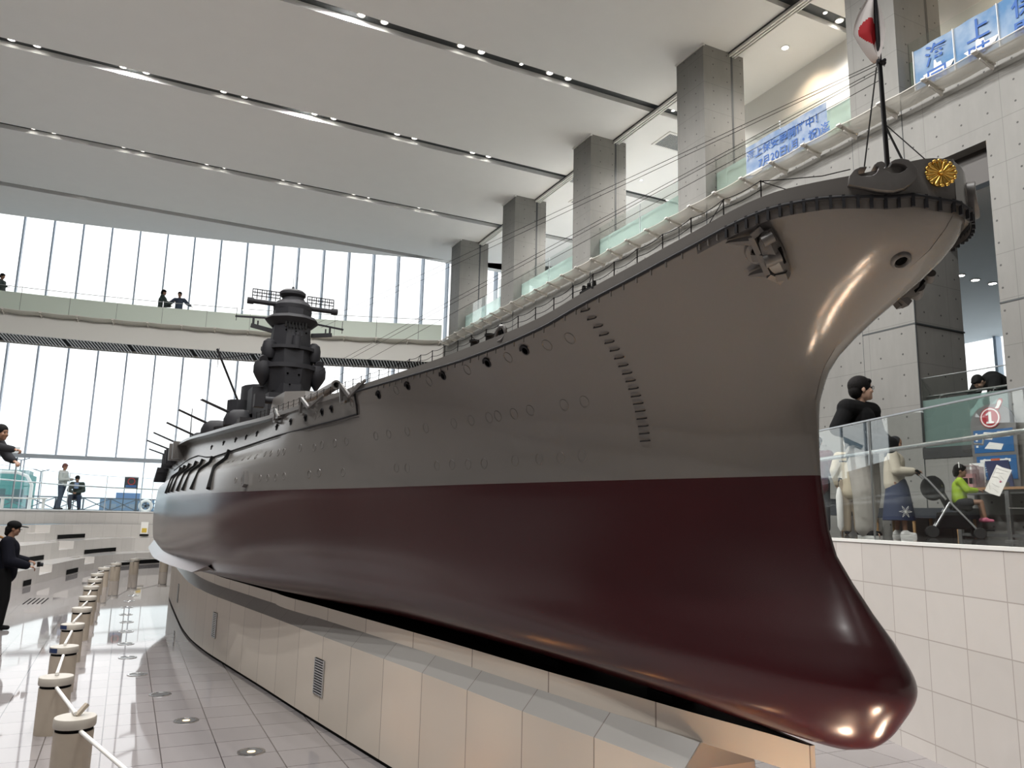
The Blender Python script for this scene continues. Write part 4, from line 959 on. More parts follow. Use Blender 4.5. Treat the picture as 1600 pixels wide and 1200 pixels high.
for s_ in (-1, 1):
    tp('rangefinder_end', MB().cyl((BX+s_*.72, BY-.05, 5.69), (BX+s_*.83, BY-.05, 5.69), .062, n=12))
    m = MB(); x0 = BX+s_*.50
    for i in range(7): m.bar((x0-.25+i*.083, BY-.06, 5.74), (x0-.25+i*.083, BY-.06, 5.92),   .016, .016)
    for z in (5.80, 5.86, 5.92): m.bar((x0-.25, BY-.06, z), (x0+.25, BY-.06, z), .016, .016)
    for i in range(6): m.bar((x0-.21+i*.083, BY-.07, 5.83), (x0-.21+i*.083, BY-.07, 5.90), .03, .008)
    tp('radar_antenna', m)
    m = MB().bar((BX+s_*.40, BY, 5.42), (BX+s_*1.0, BY+.10, 5.40), .035, .03); m.cyl((BX+s_*.98, BY+.1, 5.32), (BX+s_*.98, BY+.1, 5.56), .006, n=5); tp('yard_arm', m)
    m = MB().bar((BX+s_*.36, BY-.1, 5.16), (BX+s_*.74, BY-.1, 5.22), .06, .07); m.cyl((BX+s_*.70, BY-.1, 5.24), (BX+s_*.70, BY-.1, 5.36), .02, n=8); m.cyl((BX+s_*.62, BY-.1, 5.22), (BX+s_*.62, BY-.1, 5.32), .014, n=8); tp('signal_platform', m)
    tp('director_sponson', MB().lathe([(.03, 4.10), (.13, 4.26), (.17, 4.34), (.17, 4.46), (.15, 4.54), (.08, 4.58), (0, 4.59)], (BX+s_*.48, BY-.22, 0), 14))
    tp('upper_director', MB().lathe([(.10, 4.62), (.13, 4.70), (.13, 4.84), (.11, 4.93), (.05, 4.98), (0, 4.99)], (BX+s_*.40, BY-.22, 0), 14))
    tp('searchlight', MB().cyl((BX+s_*.50, BY-.36, 4.56), (BX+s_*.50, BY-.22, 4.60), .075, n=14))
    tp('wing_house', MB().prism([(BX+s_*.30, BY-.2), (BX+s_*.62, BY-.1), (BX+s_*.62, BY+.5), (BX+s_*.30, BY+.6)], 3.6, 4.10))
tp('front_director', MB().cyl((BX+.04, BY-.46, 4.80), (BX+.04, BY-.46, 5.04), .085, n=16)); tp('director_knob', MB().cyl((BX+.04, BY-.50, 5.04), (BX+.04, BY-.50, 5.10), .05, n=14))
m = MB()
for k in range(7): m.box((BX-.18+k*.06, BY-.43, 5.20), (BX-.155+k*.06, BY-.385, 5.31))
tp('louvre_ribs', m, M_wire)
m = MB()
for x, z in ((-.16, 5.14), (.02, 5.13), (.2, 5.12), (-.10, 4.32), (.1, 4.31), (-.05, 4.12), (.2, 3.95)): m.lathe([(0, 0), (.018, 0)], (BX+x, BY-.565 if z < 4.6 else BY-.425, z), 10, (0, -1, 0))
tp('tower_ports', m, M_hole)
tp('antenna_rods', MB().cyl((BX-.02, BY, 6.08), (BX-.03, BY, 6.32), .004, n=5).cyl((BX+.03, BY, 6.02), (BX+.04, BY, 6.28), .003, n=5))
# raked boom, mast and the packed secondary and anti-air mounts aft of the tower
m = MB().bar((BX-.62, BY+1.6, 3.95), (BX-1.18, BY+1.1, 4.95), .03, .03); m.bar((BX-1.10, BY+1.15, 4.78), (BX-.45, BY+1.0, 4.92), .014, .014); m.cyl((BX-1.14, BY+1.15, 4.6), (BX-1.14, BY+1.15, 4.98), .006, n=5); m.build('raked_mast', M_steelgrey, ship)
MB().prism(ngon(BX, 17.3, .52, .75, 14), WZ+.8, WZ+2.5, ngon(BX, 17.6, .46, .65, 14)).build('funnel', M_steelgrey, ship, smooth=40)
MB().prism([(BX-.95, 13.6), (BX+.95, 13.6), (BX+1.0, 20.0), (BX-1.0, 20.0)], WZ+.80, WZ+1.28).build('deckhouse', M_steelgrey, ship)
MB().prism([(BX-.55, 13.0), (BX+.55, 13.0), (BX+.6, 14.4), (BX-.6, 14.4)], WZ+.8, WZ+1.75).build('forward_deckhouse', M_steelgrey, ship)
sh = [(.30, 0), (.30, .12), (.26, .22), (.16, .29), (0, .31)]
def gun_mount(x, y, z, hd, el=24, L=.62, sc=1.0):
    q = MB().lathe([(r_*sc, h_*sc) for r_, h_ in sh], (x, y, z), 16).build('antiaircraft_mount', M_steelgrey, ship, smooth=50)
    for s_ in (-.05, .05):
        d_ = Vector((math.cos(hd)*math.cos(R3(el)), math.sin(hd)*math.cos(R3(el)), math.sin(R3(el)))); sd = Vector((-math.sin(hd), math.cos(hd), 0))*s_
        a_ = Vector((x, y, z+.16))+sd+d_*.15; MB().cyl(a_, a_+d_*L, .016, .012, 8).build('gun_barrel', M_steelgrey, q)
gun_mount(1.40, 15.6, WZ+1.20, math.pi*1.02, 22); gun_mount(1.25, 16.6, WZ+1.05, math.pi*1.02, 22); gun_mount(1.06, 17.8, WZ+.95, math.pi*1.0, 22); gun_mount(.98, 19.0, WZ+.90, math.pi*1.0, 20); gun_mount(.95, 20.2, WZ+.86, math.pi, 18, .5); gun_mount(1.72, 14.9, WZ+1.35, math.pi*1.05, 20)
m = MB().prism(ngon(1.62, 15.3, .26, .3, 12), WZ+.86, WZ+1.35, ngon(1.62, 15.3, .32, .34, 12)); m.build('gun_tub', M_steelgrey, ship); MB().prism(ngon(1.78, 15.9, .22, .25, 10), WZ+1.3, WZ+1.95).build('gun_director', M_steelgrey, ship)
MB().cyl((1.12, 18.6, WZ+.85), (1.10, 18.6, WZ+2.06), .018, .008, 8).build('boat_mast', M_steelgrey, ship)
for y, z in ((13.6, .0), (14.4, .02), (15.2, 0), (16.0, .02), (16.8, 0)): 
    b = float(deckb(y)); MB().box((XS-b-.06, y-.08, WZ+.62+z), (XS-b+.14, y+.08, WZ+.90+z)).build('side_platform', M_lightgrey if y < 15 else M_steelgrey, ship)
m = MB()
for k in range(9): m.box((XS-1.92-.03, 18.2+k*.20, WZ+.60-.02*k), (XS-1.6, 18.29+k*.20, WZ+.70-.02*k))
m.build('stern_gallery_ribs', M_steelgrey, ship)
MB().box((1.52, 11.2, WZ+.80), (1.72, 11.6, WZ+1.02)).build('ready_locker', M_lightgrey, ship); MB().box((1.36, 11.9, WZ+.80), (1.62, 12.3, WZ+1.18)).build('winch_house', M_steelgrey, ship)
# --- jackstaff, struts and aerials
js = MB().cyl((XS, 1.85, WZ+1.04), (XS, 1.865, 4.25), .0095, .007, 10); js.cyl((XS-.018, 1.85, 3.622), (XS+.018, 1.85, 3.622), .009, n=8); js.cyl((XS, 1.832, 3.622), (XS, 1.868, 3.622), .007, n=8)
jso = js.build('jackstaff', M_steelgrey, ship, smooth=50)
MB().cyl((XS, 1.855, 3.37), (XS, 1.755, WZ+1.055), .004, n=6).cyl((XS, 1.855, 3.37), (XS+.02, 1.67, WZ+1.06), .0022, n=5).build('staff_strut', M_wire, ship)
MB().cyl((XS-.02, 1.85, 3.62), (XS-.13, 1.86, WZ+1.05), .0014, n=5).cyl((XS-.018, 1.86, 3.60), (XS-.09, 1.90, WZ+1.05), .0014, n=5).cyl((XS-.012, 1.85, 3.64), (XS-.018, 1.84, WZ+1.1), .0022, n=5).build('halyard', M_wire, ship)
for a, b in (((BX+.35, BY, 5.36), (XS, 1.86, 3.63)), ((BX+.55, BY, 5.36), (XS+.01, 1.86, 3.625)), ((BX+.50, BY-.2, 4.45), (XS, 1.86, 3.60)), ((BX+.62, BY-.2, 4.45), (XS+.01, 1.86, 3.595)), ((BX+.70, BY-.2, 4.3), (XS+.012, 1.86, 3.56))):
    MB().cyl(a, b, .0028, .0014, 5).build('aerial_wire', M_wire, ship)
# flag on the jackstaff: a thing of its own
fl = thing('japanese_flag', 'white flag with red disc drooping from the jackstaff at the bow', 'flag', (XS, 1.86, 3.9))
def flagmesh():
    nu, nv = 56, 50; rows = []
    for j in range(nv):
        v = j/(nv-1); row = []
        for i in range(nu):
            u_ = i/(nu-1)
            # cloth hangs in folds: top corner at the staff, width grows then narrows to a point
            wl = -.075*math.sin(min(1, v/.62)*math.pi/2)*(1 if v < .62 else (1-(v-.62)/.38)**.8); wr = .035*math.sin(math.pi*min(1, v*1.05))
            t = u_; x = wl*(1-t)+wr*t; fold = .016*math.sin(t*9+v*2)*(.4+.6*v)
            row.append((x*.9+.0, -.437*x+fold, -.31*v))
        rows.append(row)
    return rows
rows = flagmesh()
def flag_disc(u_, v): return ((u_-.50)/.36)**2+((v-.60)/.20)**2
m = MB(); nv, nu = len(rows), len(rows[0])
base_pt = Vector((XS-.012, 1.86, 3.935))
for j in range(nv-1):
    for i in range(nu-1):
        m.cur = 1 if flag_disc((i+.5)/(nu-1), (j+.5)/(nv-1)) < 1 else 0
        m.quad([tuple(Vector(rows[a][b])+base_pt) for a, b in ((j, i), (j, i+1), (j+1, i+1), (j+1, i))])
mf = [mat('flag_white', (.72, .68, .66), .8), mat('flag_red', (.50, .012, .02), .8)]
o = m.build('flag_cloth', mf, fl, weld=.0004); o.data.shade_smooth()
# ---------------------------------------------------------------- plinth under the ship
pl = thing('display_plinth', 'long cream stone plinth carrying the battleship model', 'plinth', (XS, 14.6, FZ))
HW = ([2.85, 2.92, 3.34, 3.89, 5.06, 6.25, 7.44, 8.65, 9.87, 11.09, 12.3, 13.5, 17.6, 21, 24, 26], [.20, .21, .26, .35, .51, .69, .87, 1.04, 1.22, 1.39, 1.49, 1.52, 1.50, 1.2, .6, .2])
def phw(y): return float(pchip(*HW, y))
M_panel = tile_mat('plinth_panel_stone', (.68, .61, .525), 1.0, 40, (.26, .21, .17), .006, .35, 'UV', var=.05, veins=.05)
M_ledge = tile_mat('plinth_ledge_shaded_stone', (.40, .385, .365), 1.0, 40, (.20, .17, .15), .006, .30, 'UV', var=.05, veins=.05)  # ledge tone darkened to put the ship's shade into the stone
def pstrip(fa, za, fb, zb, ys, per, sides=(-1, 1)):
    m = MB()
    for side in sides:
        s_ = 0.0
        for a, b in zip(ys[:-1], ys[1:]):
            L = math.hypot(b-a, fa(b)-fa(a)); u0, u1 = s_/per, (s_+L)/per; s_ += L
            m.quad([(XS+side*fa(a), a, za), (XS+side*fa(b), b, za), (XS+side*fb(b), b, zb), (XS+side*fb(a), a, zb)], [(u0, .5), (u1, .5), (u1, .9), (u0, .9)])
    return m
ys = list(np.linspace(2.86, 14, 60))+list(np.linspace(14.3, 26, 40))
m = pstrip(phw, FZ+.03, phw, .80, ys, .60); m.quad([(XS-.2, 2.86, FZ), (XS+.2, 2.86, FZ), (XS+.2, 2.86, .80), (XS-.2, 2.86, .80)], [(.2, .5)]*4); m.build('base_panels', M_panel, pl)
for q in (-1, 1): pstrip(lambda y: phw(y)-.012, FZ, lambda y: phw(y)-.012, FZ+.03, ys, .6, (q,)).build('shadow_joint', M_black, pl)
m = pstrip(phw, .80, lambda y: phw(y)-.095, .91, ys, .60); m.quad([(XS-.2, 2.86, .80), (XS+.2, 2.86, .80), (XS+.105, 2.86, .91), (XS-.105, 2.86, .91)], [(.2, .5)]*4); m.build('sloping_ledge', M_ledge, pl)
def fhw(y): return max(.012, float(pchip([2.33, 2.52, 2.92, 3.34, 3.89, 5.06, 6.25, 7.44, 8.65, 26], [.012, .035, .105, .165, .255, .415, .595, .775, .945, .3], y)) if y < 8.65 else phw(y)-.095)
ys2 = list(np.linspace(2.33, 14, 60))+list(np.linspace(14.3, 26, 40))
m = pstrip(fhw, .905, fhw, 1.02, ys2, .82); m.quad([(XS-.012, 2.33, .905), (XS+.012, 2.33, .905), (XS+.012, 2.33, 1.02), (XS-.012, 2.33, 1.02)], [(.2, .5)]*4)
for a, b in zip(ys2[:-1], ys2[1:]): m.quad([(XS-fhw(a), a, .905), (XS-fhw(b), b, .905), (XS+fhw(b), b, .905), (XS+fhw(a), a, .905)], [(.2, .5)]*4)
m.build('upper_fascia', M_panel, pl)
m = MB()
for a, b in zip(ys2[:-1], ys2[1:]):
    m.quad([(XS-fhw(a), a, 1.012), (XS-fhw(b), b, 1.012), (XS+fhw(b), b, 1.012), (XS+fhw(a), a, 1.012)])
m.build('painted_gap_dark', M_black, pl)  # black sheet painting in the dark of the gap under the hull
for y in np.linspace(3.2, 25, 24): MB().box((XS-min(.16, fhw(y)*.5), y-.10, 1.0), (XS+min(.16, fhw(y)*.5), y+.10, 1.047)).build('keel_block', M_black, pl)
def vent(y, hgt=.36, wdt=.20, z=.40):
    x = XS-phw(y); x2 = XS-phw(y+.05); t = Vector((x2-x, .05, 0)).normalized(); n_ = Vector((-t.y, t.x, 0))
    if n_.x > 0: n_ = -n_
    p = Vector((x, y, z))+n_*.004
    fr_ = MB(); fr_.obox(p, t, (0, 0, 1), n_, (wdt/2, hgt/2, .003)); f_ = fr_.build('vent_grille', M_black, pl)
    lv = MB(); k = int(hgt/.021)
    for i in range(k): lv.obox(p+n_*.004+Vector((0, 0, -hgt/2+.0105+i*hgt/k)), t, (0, 0, 1), n_, (wdt/2, .0058, .004))
    for s_ in (-1, 1): lv.obox(p+n_*.004+t*s_*wdt/2, t, (0, 0, 1), n_, (.006, hgt/2, .005))
    lv.build('louvres', M_alu, f_)
vent(7.05, .30, .20, .46); vent(10.6, .30, .16, .46); vent(14.8, .30, .2, .46)

# ---------------------------------------------------------------- warm lamps in and on the floor that pick out the bow (just outside the picture)
M_bulb = mat('bright_uplight_lens', (1, .8, .5), .3, emit=(1, .66, .30), es=11)
M_warm2 = mat('warm_uplight_lens', (1, .8, .5), .3, emit=(1, .72, .4), es=1.5)
for i, (x, y) in enumerate(((2.02, 2.20), (2.02, 1.46), (2.68, 1.72), (1.36, 5.35), (1.62, 4.25), (1.84, 3.15))):
    o = thing('bow_uplight', ['rear bright round uplight sunk in the floor under the bulbous bow', 'front left bright round uplight sunk in the floor under the bulbous bow', 'front right bright round uplight sunk in the floor under the bulbous bow', 'bright round uplight in the floor beside the plinth, farthest from the bow', 'bright round uplight in the floor beside the plinth, middle of three', 'bright round uplight in the floor beside the plinth, nearest the bow'][i], 'floor light', (x, y, FZ), 'bow uplights')
    MB().lathe([(.085, 0), (.083, .006), (.066, .007), (.064, .003)], (x, y, FZ), 28).build('rim', M_steel, o); MB().lathe([(0, .0045), (.065, .0045)], (x, y, FZ), 28).build('lens', M_bulb if i < 3 else M_warm2, o)
    lamp('uplight_lamp', 'SPOT', (x, y, FZ+.03), 34 if i < 3 else 3, (1, .84, .66), .06, (x+(.25 if i < 3 else .1), y+.1, 3.0), 95, .9)
# ---------------------------------------------------------------- hall floor furniture
M_boll = mat('bollard_beige_stone', (.42, .36, .29), .45, noise=.05, nscale=20)
M_bcap = mat('bollard_cap_beige', (.45, .415, .365), .35)
M_blue = mat('blue_sticker', (.012, .03, .10), .5)
BP = [(-.02, 4.55), (-.17, 6.09), (-.38, 7.55), (-.42, 9.13), (-.44, 10.83), (-.42, 12.54), (-.41, 14.1), (-.43, 15.92), (-.42, 17.47), (-.42, 18.95), (-.34, 20.83), (-.11, 22.52), (.34, 24.54), (1.15, 25.6), (2.0, 26.1)]
bm_body = MB().lathe([(.118, 0), (.118, .352), (.10, .352), (.10, .372)], n=28).mesh('body', M_boll, smooth=40)
bm_cap = MB().lathe([(.10, .372), (.124, .374), (.127, .382), (.127, .428), (.123, .434), (0, .436)], n=28).mesh('cap', M_bcap, smooth=40)
bm_gap = MB().lathe([(.112, .351), (.112, .376)], n=28).mesh('shadow_gap', M_black)
NUM = ['second', 'third', 'fourth', 'fifth', 'sixth', 'seventh', 'eighth', 'ninth', 'tenth', 'eleventh', 'twelfth', 'thirteenth', 'fourteenth', 'fifteenth']
BL = ['beige bollard nearest the camera, cut off by the bottom edge', 'nearest bollard fully topped in view, with a tilted rod stub', 'beige bollard just behind the nearest one at the left edge', 'bollard with a dark blue patch, third from the front', 'bollard with a dark blue patch, fourth from the front', 'fifth beige bollard from the front along the marble floor', 'sixth beige bollard from the front along the marble floor', 'seventh beige bollard from the front along the marble floor', 'eighth beige bollard from the front along the marble floor', 'ninth beige bollard from the front, where the row starts bending', 'tenth bollard from the front, beginning the far curve', 'third bollard from the hull along the far curve', 'second bollard from the hull along the far curve', 'bollard at the far end, right beside the hull']
BP = BP[1:-1]; BL = BL[1:]
for i, (x, y) in enumerate(BP):
    o = thing('barrier_bollard', BL[i], 'bollard', (x, y, FZ), 'beige barrier bollards')
    for nm, me in (('body', bm_body), ('cap', bm_cap), ('shadow_gap', bm_gap)):
        k = bpy.data.objects.new(nm, me); COL.objects.link(k); k.parent = o
    if i in (2, 3):
        m = MB(); rows = [[(x+.1285*math.cos(a), y+.1285*math.sin(a), FZ+z) for a in np.linspace(R3(190), R3(245), 8)] for z in (.384, .426)]
        m.grid(rows); m.build('blue_sticker', M_blue, o)
    if i == 0:
        MB().bar((x+.005, y, FZ+.436), (x+.06, y+.03, FZ+.50), .035, .02).build('rod_stub', M_boll, o)
RB = [(.45, 4.55)]+BP+[(2.0, 26.1)]
for i in range(len(RB)-1):
    (xa, ya), (xb, yb_) = RB[i], RB[i+1]
    a = Vector((xa, ya, FZ+.45)); b = Vector((xb, yb_, FZ+.362)); d_ = (b-a); d_.z = 0; d_.normalize()
    if i == 0: a = Vector((xa, ya, FZ+.20))
    lab = 'white barrier rod reaching from the nearest bollard out of the bottom edge' if i == 0 else 'white barrier rod between the %s and %s bollard from the front' % (['first']+NUM, None)[0][i-1:i+1].__str__() if False else ''
    if i == 0: lab = 'white barrier rod reaching from the nearest bollard out of the bottom edge'
    elif i == len(RB)-2: lab = 'white barrier rod from the farthest bollard in behind the hull'
    else: lab = 'white barrier rod joining the %s and %s bollards from the front' % ((['first']+NUM)[i-1], (['first']+NUM)[i])
    m = MB().cyl(a-d_*.0, b-d_*.10, .0135, n=10); solo('barrier_rod', m, M_white, lab, 'rod', tuple(a), 'white barrier rods', 40)
    if i > 0:
        pass
UL = [(1.02, 6.45), (.635, 7.57), (.47, 8.70), (.28, 9.80), (.185, 10.93), (.165, 12.02), (.165, 13.2), (.175, 14.3), (.165, 15.3), (.18, 16.4), (.22, 17.5), (.30, 18.6)]
M_lens = mat('uplight_lens', (.30, .30, .30), .15); M_warm = mat('warm_lamp', (1, .8, .5), .3, emit=(1, .68, .32), es=1.6)
ul_rim = MB().lathe([(.105, 0), (.103, .006), (.082, .007), (.080, .003)], n=28, cap=False).mesh('rim', M_steel, smooth=40)
ul_len = MB().lathe([(0, .003), (.081, .003)], n=28).mesh('lens', M_lens)
ul_lamp = MB().lathe([(0, .0045), (.030, .0045)], n=16).mesh('lamp', M_warm)
for i, (x, y) in enumerate(UL):
    o = thing('floor_uplight', '%s round uplight from the front sunk in the marble floor%s' % ((['first']+NUM)[i], ', glowing warm' if i < 2 else ''), 'floor light', (x, y, FZ), 'floor uplights')
    for nm, me in [('rim', ul_rim), ('lens', ul_len)]+([('lamp', ul_lamp)] if i < 2 else []):
        k = bpy.data.objects.new(nm, me); COL.objects.link(k); k.parent = o
o = thing('floor_grille', 'floor grille of five dark slots in the marble before the seating', 'floor grille', (-1.42, 17.9, FZ))
for k in range(5):
    x = -1.56+k*.075; MB().bar((x, 17.35, FZ+.002), (x+.03, 18.4, FZ+.002), .022, .004).build('slot', M_black, o)
# ---------------------------------------------------------------- banners
def banner_mat(nm, a, b, sc):
    m, t, bs = newmat(nm); tc = t.nodes.new('ShaderNodeTexCoord'); n = t.nodes.new('ShaderNodeTexNoise'); n.inputs['Scale'].default_value = sc; n.inputs['Detail'].default_value = 5
    t.links.new(tc.outputs['Object'], n.inputs['Vector']); r = t.nodes.new('ShaderNodeValToRGB'); r.color_ramp.elements[0].position = .35; r.color_ramp.elements[1].position = .65
    r.color_ramp.elements[0].color = (*a, 1); r.color_ramp.elements[1].color = (*b, 1); t.links.new(n.outputs['Fac'], r.inputs[0]); t.links.new(r.outputs[0], bs.inputs['Base Color']); bs.inputs['Roughness'].default_value = .6
    return m
M_letter = mat('blue_letter_print', (.012, .09, .34), .5)
def text(body, size, M, parent, m, nm='lettering', ext=.0, align='LEFT'):
    c_ = bpy.data.curves.new('text', 'FONT'); c_.body = body; c_.size = size; c_.extrude = ext; c_.align_x = align; c_.offset = 0.012*size
    t_ = bpy.data.objects.new('text', c_); COL.objects.link(t_)
    dg = bpy.context.evaluated_depsgraph_get(); dg.update()
    me = bpy.data.meshes.new_from_object(t_.evaluated_get(dg)); bpy.data.objects.remove(t_); bpy.data.curves.remove(c_)
    me.transform(M); org = wloc(parent); me.transform(Matrix.Translation(-Vector(org))); me.materials.clear(); me.materials.append(m); me.name = nm
    o_ = bpy.data.objects.new(nm, me); COL.objects.link(o_); o_.parent = parent; return o_
def wallM(y, z, x): # text runs towards -Y, faces -X
    M_ = Matrix(((0, 0, -1, x), (-1, 0, 0, y), (0, 1, 0, z), (0, 0, 0, 1))); return M_
o = thing('banner', 'small pale blue banner with two lines of blue Japanese lettering on the balcony', 'banner', (11.44, 11.0, 9.28))
bm1 = MB(); rows = []
for j in range(5):
    rows.append([(11.44+.015*math.sin(k*.9), 12.10-2.2*k/16, 9.25+.74*j/4) for k in range(17)])
bm1.grid(rows); bm1.build('cloth', banner_mat('banner_sky_print', (.13, .21, .36), (.33, .38, .46), 3.0), o, smooth=60)
text('海上保安展開催中！', .235, wallM(12.06, 9.66, 11.418), o, M_letter); text('7月20日(月・祝)迄', .235, wallM(11.72, 9.37, 11.418), o, M_letter)
m = MB().prism([(-.28, 0), (0, -.10), (.24, -.08), (.26, 0)], 0, .004); m.xf(Matrix(((0, 0, -1, 11.424), (-1, 0, 0, 11.86), (0, 1, 0, 9.36), (0, 0, 0, 1)))); m.build('printed_boat', M_white, o)
o = thing('banner', 'large blue panelled banner with big blue characters at the upper right', 'banner', (11.44, 6.2, 9.2))
Mb2 = banner_mat('banner_sea_print', (.06, .17, .34), (.26, .34, .45), 2.2)
chars = [('海', '同'), ('上', '時'), ('保', '開'), ('安', '催'), ('展', '中')]
for k, (a, b) in enumerate(chars):
    y0 = 8.0-.725*k
    rows = [[(11.44+.012*math.sin(q*1.1+k), y0-.715*q/8, 9.16+.80*j/4) for q in range(9)] for j in range(5)]
    p_ = MB().grid(rows).build('panel', Mb2, o, smooth=60)
    text(a, .40, wallM(y0-.20, 9.56, 11.418), p_, M_letter); text(b, .40, wallM(y0-.20, 9.13, 11.418), p_, M_letter)
    if k < 2:
        m = MB().prism([(-.30, 0), (-.22, -.09), (.20, -.07), (.27, .02), (.05, .02), (.03, .10), (-.04, .10), (-.06, .17), (-.09, .17), (-.10, .02)], 0, .003)
        m.xf(Matrix(((0, 0, -1, 11.426), (-1, 0, 0, y0-.45), (0, 1, 0, 9.42), (0, 0, 0, 1)))); m.build('printed_ship', M_white, p_)
m = MB()
for k in range(6): m.box((11.415, 8.0-.725*k+.002, 9.16), (11.45, 8.0-.725*k+.014, 9.96))
for k in range(6): MB().box((11.415, 8.0-.725*k+.001, 9.16), (11.45, 8.0-.725*k+.012, 9.96)).build('panel_seam', M_white, o)
# ---------------------------------------------------------------- stamp-rally table and sign on the platform
M_wood = mat('table_top_wood', (.30, .17, .09), .4, noise=.1, nscale=15); M_leg = mat('table_leg_grey', (.12, .12, .12), .4)
TZ_ = PZ+.70
o = thing('narrow_table', 'narrow wooden-topped table with grey legs against the concrete wall', 'table', (10.88, 6.4, PZ))
MB().box((10.62, 5.2, TZ_-.035), (11.14, 7.32, TZ_)).build('table_top', M_wood, o)
MB().box((10.66, 5.2, TZ_-.09), (11.12, 7.28, TZ_-.035)).build('apron', M_leg, o)
for x, y in ((10.66, 7.25), (11.08, 7.25), (10.66, 6.55), (10.66, 5.3), (11.08, 5.3), (11.08, 6.2)): MB().box((x-.028, y-.028, PZ), (x+.028, y+.028, TZ_-.05)).build('leg', M_leg, o)
MB().box((10.64, 5.2, PZ+.03), (10.68, 7.25, PZ+.07)).build('foot_rail', M_leg, o)
o = thing('sign_board', 'grey arched sign board with red number one emblem and blue panels', 'sign', (11.10, 6.95, TZ_))
def S(y, z, x=11.09): return Matrix(((0, 0, -1, x), (-1, 0, 0, y), (0, 1, 0, z), (0, 0, 0, 1)))
arch = [(-.33, 0), (.33, 0), (.33, .92)]+[(.33*math.cos(a), .92+.30*math.sin(a)) for a in np.linspace(0, math.pi, 20)[1:-1]]+[(-.33, .92)]
MB().prism(arch, -.02, 0).xf(S(6.95, TZ_)).build('board', mat('sign_grey', (.13, .125, .125), .5), o)
M_bluep = mat('sign_blue', (.02, .10, .26), .4); M_redp = mat('sign_red', (.35, .02, .03), .4); M_prt = mat('print_white', (.70, .70, .68), .5)
p1 = MB().prism([(-.29, .52), (.28, .52), (.28, .85), (-.29, .85)], 0, .004).xf(S(6.95, TZ_)).build('upper_panel', M_bluep, o)
p2 = MB().prism([(-.27, .13), (.30, .13), (.30, .47), (-.27, .47)], 0, .004).xf(S(6.95, TZ_)).build('lower_panel', M_bluep, o)
m = MB()
for k in range(3): m.prism([(.06, .80-k*.035), (.24, .80-k*.035), (.24, .815-k*.035), (.06, .815-k*.035)], .004, .006)
for k in range(3): m.prism([(-.26, .78-k*.09), (-.23, .78-k*.09), (-.23, .81-k*.09), (-.26, .81-k*.09)], .004, .006)
m.prism([(-.18, .72), (-.02, .70), (.02, .80), (-.13, .82)], .004, .006); m.prism([(-.14, .58), (.10, .55), (.14, .63), (-.06, .67)], .004, .006)
m.xf(S(6.95, TZ_)); m.build('printed_pictures', M_prt, p1)
m = MB()
m.prism([(-.22, .38), (.22, .38), (.22, .42), (-.22, .42)], .004, .006)
for k in range(3): m.prism([(-.22, .30-k*.03), (.20, .30-k*.03), (.20, .308-k*.03), (-.22, .308-k*.03)], .004, .006)
m.lathe([(0, .004), (.03, .004), (.03, .007), (0, .007)], (-.15, .40, 0), 16); m.lathe([(0, .004), (.03, .004), (.03, .007), (0, .007)], (.16, .40, 0), 16); m.lathe([(0, .004), (.035, .004), (.035, .007), (0, .007)], (-.18, .16, 0), 16)
m.xf(S(6.95, TZ_)); m.build('printed_pictures', M_prt, p2)
MB().prism([(-.06, .40), (.07, .40), (.07, .43), (-.06, .43)], .006, .008).xf(S(6.95, TZ_)).build('orange_band', mat('orange_print', (.45, .10, .03), .5), p2)
def disc(r, z0, z1, n=32): return [(0, z0), (r, z0), (r, z1), (0, z1)]
hd_ = [(.055, .10), (.10, .16), (.125, .235), (.155, .265), (.19, .255), (.20, .22), (.175, .17), (.13, .10)]
def inset(P, f): 
    cx = sum(p[0] for p in P)/len(P); cy = sum(p[1] for p in P)/len(P); return [(cx+(p[0]-cx)*f, cy+(p[1]-cy)*f) for p in P]
e_ = MB().lathe(disc(.150, 0, .010), (0, 0, 0), 36); e_.prism(hd_, 0, .010); e_.xf(S(6.97, TZ_+1.02, 11.088)); em = e_.build('number_emblem', M_redp, o)
e_ = MB().lathe(disc(.137, .010, .012), (0, 0, 0), 36); e_.prism(inset(hd_, .72), .010, .012); e_.xf(S(6.97, TZ_+1.02, 11.088)); e_.build('white_rim', M_prt, em)
e_ = MB().lathe(disc(.118, .012, .014), (0, 0, 0), 36); e_.xf(S(6.97, TZ_+1.02, 11.088)); e_.build('red_field', M_redp, em)
one = [(-.055, -.085), (.055, -.085), (.055, -.058), (.024, -.055), (.024, .085), (-.012, .085), (-.055, .055), (-.055, .030), (-.020, .045), (-.020, -.055), (-.055, -.058)]
MB().prism(one, .014, .017).xf(S(6.97, TZ_+1.02, 11.088)).build('figure_one', M_prt, em)
o = thing('brochure_holder', 'clear acrylic leaflet holder with pinkish leaflets at the left end of the table', 'leaflet holder', (10.80, 7.12, TZ_))
M_acr = glass_mat('acrylic', (.86, .80, .80), .2, .25, (.6, .5, .5))
m = MB(); m.tube([(10.76, 7.0+.0, TZ_), (10.76, 7.0, TZ_+.20), (10.72, 7.0, TZ_+.30), (10.62, 7.0, TZ_+.33)], .006, 6); m.box((10.74, 6.98, TZ_), (10.752, 7.24, TZ_+.26)); m.box((10.60, 6.98, TZ_+.30), (10.75, 7.24, TZ_+.312)); m.box((10.60, 6.98, TZ_), (10.86, 6.988, TZ_+.30)); m.box((10.60, 7.232, TZ_), (10.86, 7.24, TZ_+.30)); m.build('acrylic_case', M_acr, o)
MB().box((10.70, 7.01, TZ_+.01), (10.73, 7.21, TZ_+.20)).build('leaflets', mat('leaflet_pink', (.42, .22, .22), .5), o)
m = MB().box((10.695, 7.03, TZ_+.06), (10.70, 7.10, TZ_+.14)); m.box((10.695, 7.12, TZ_+.06), (10.70, 7.19, TZ_+.14)); m.build('leaflet_picture', M_black, o)
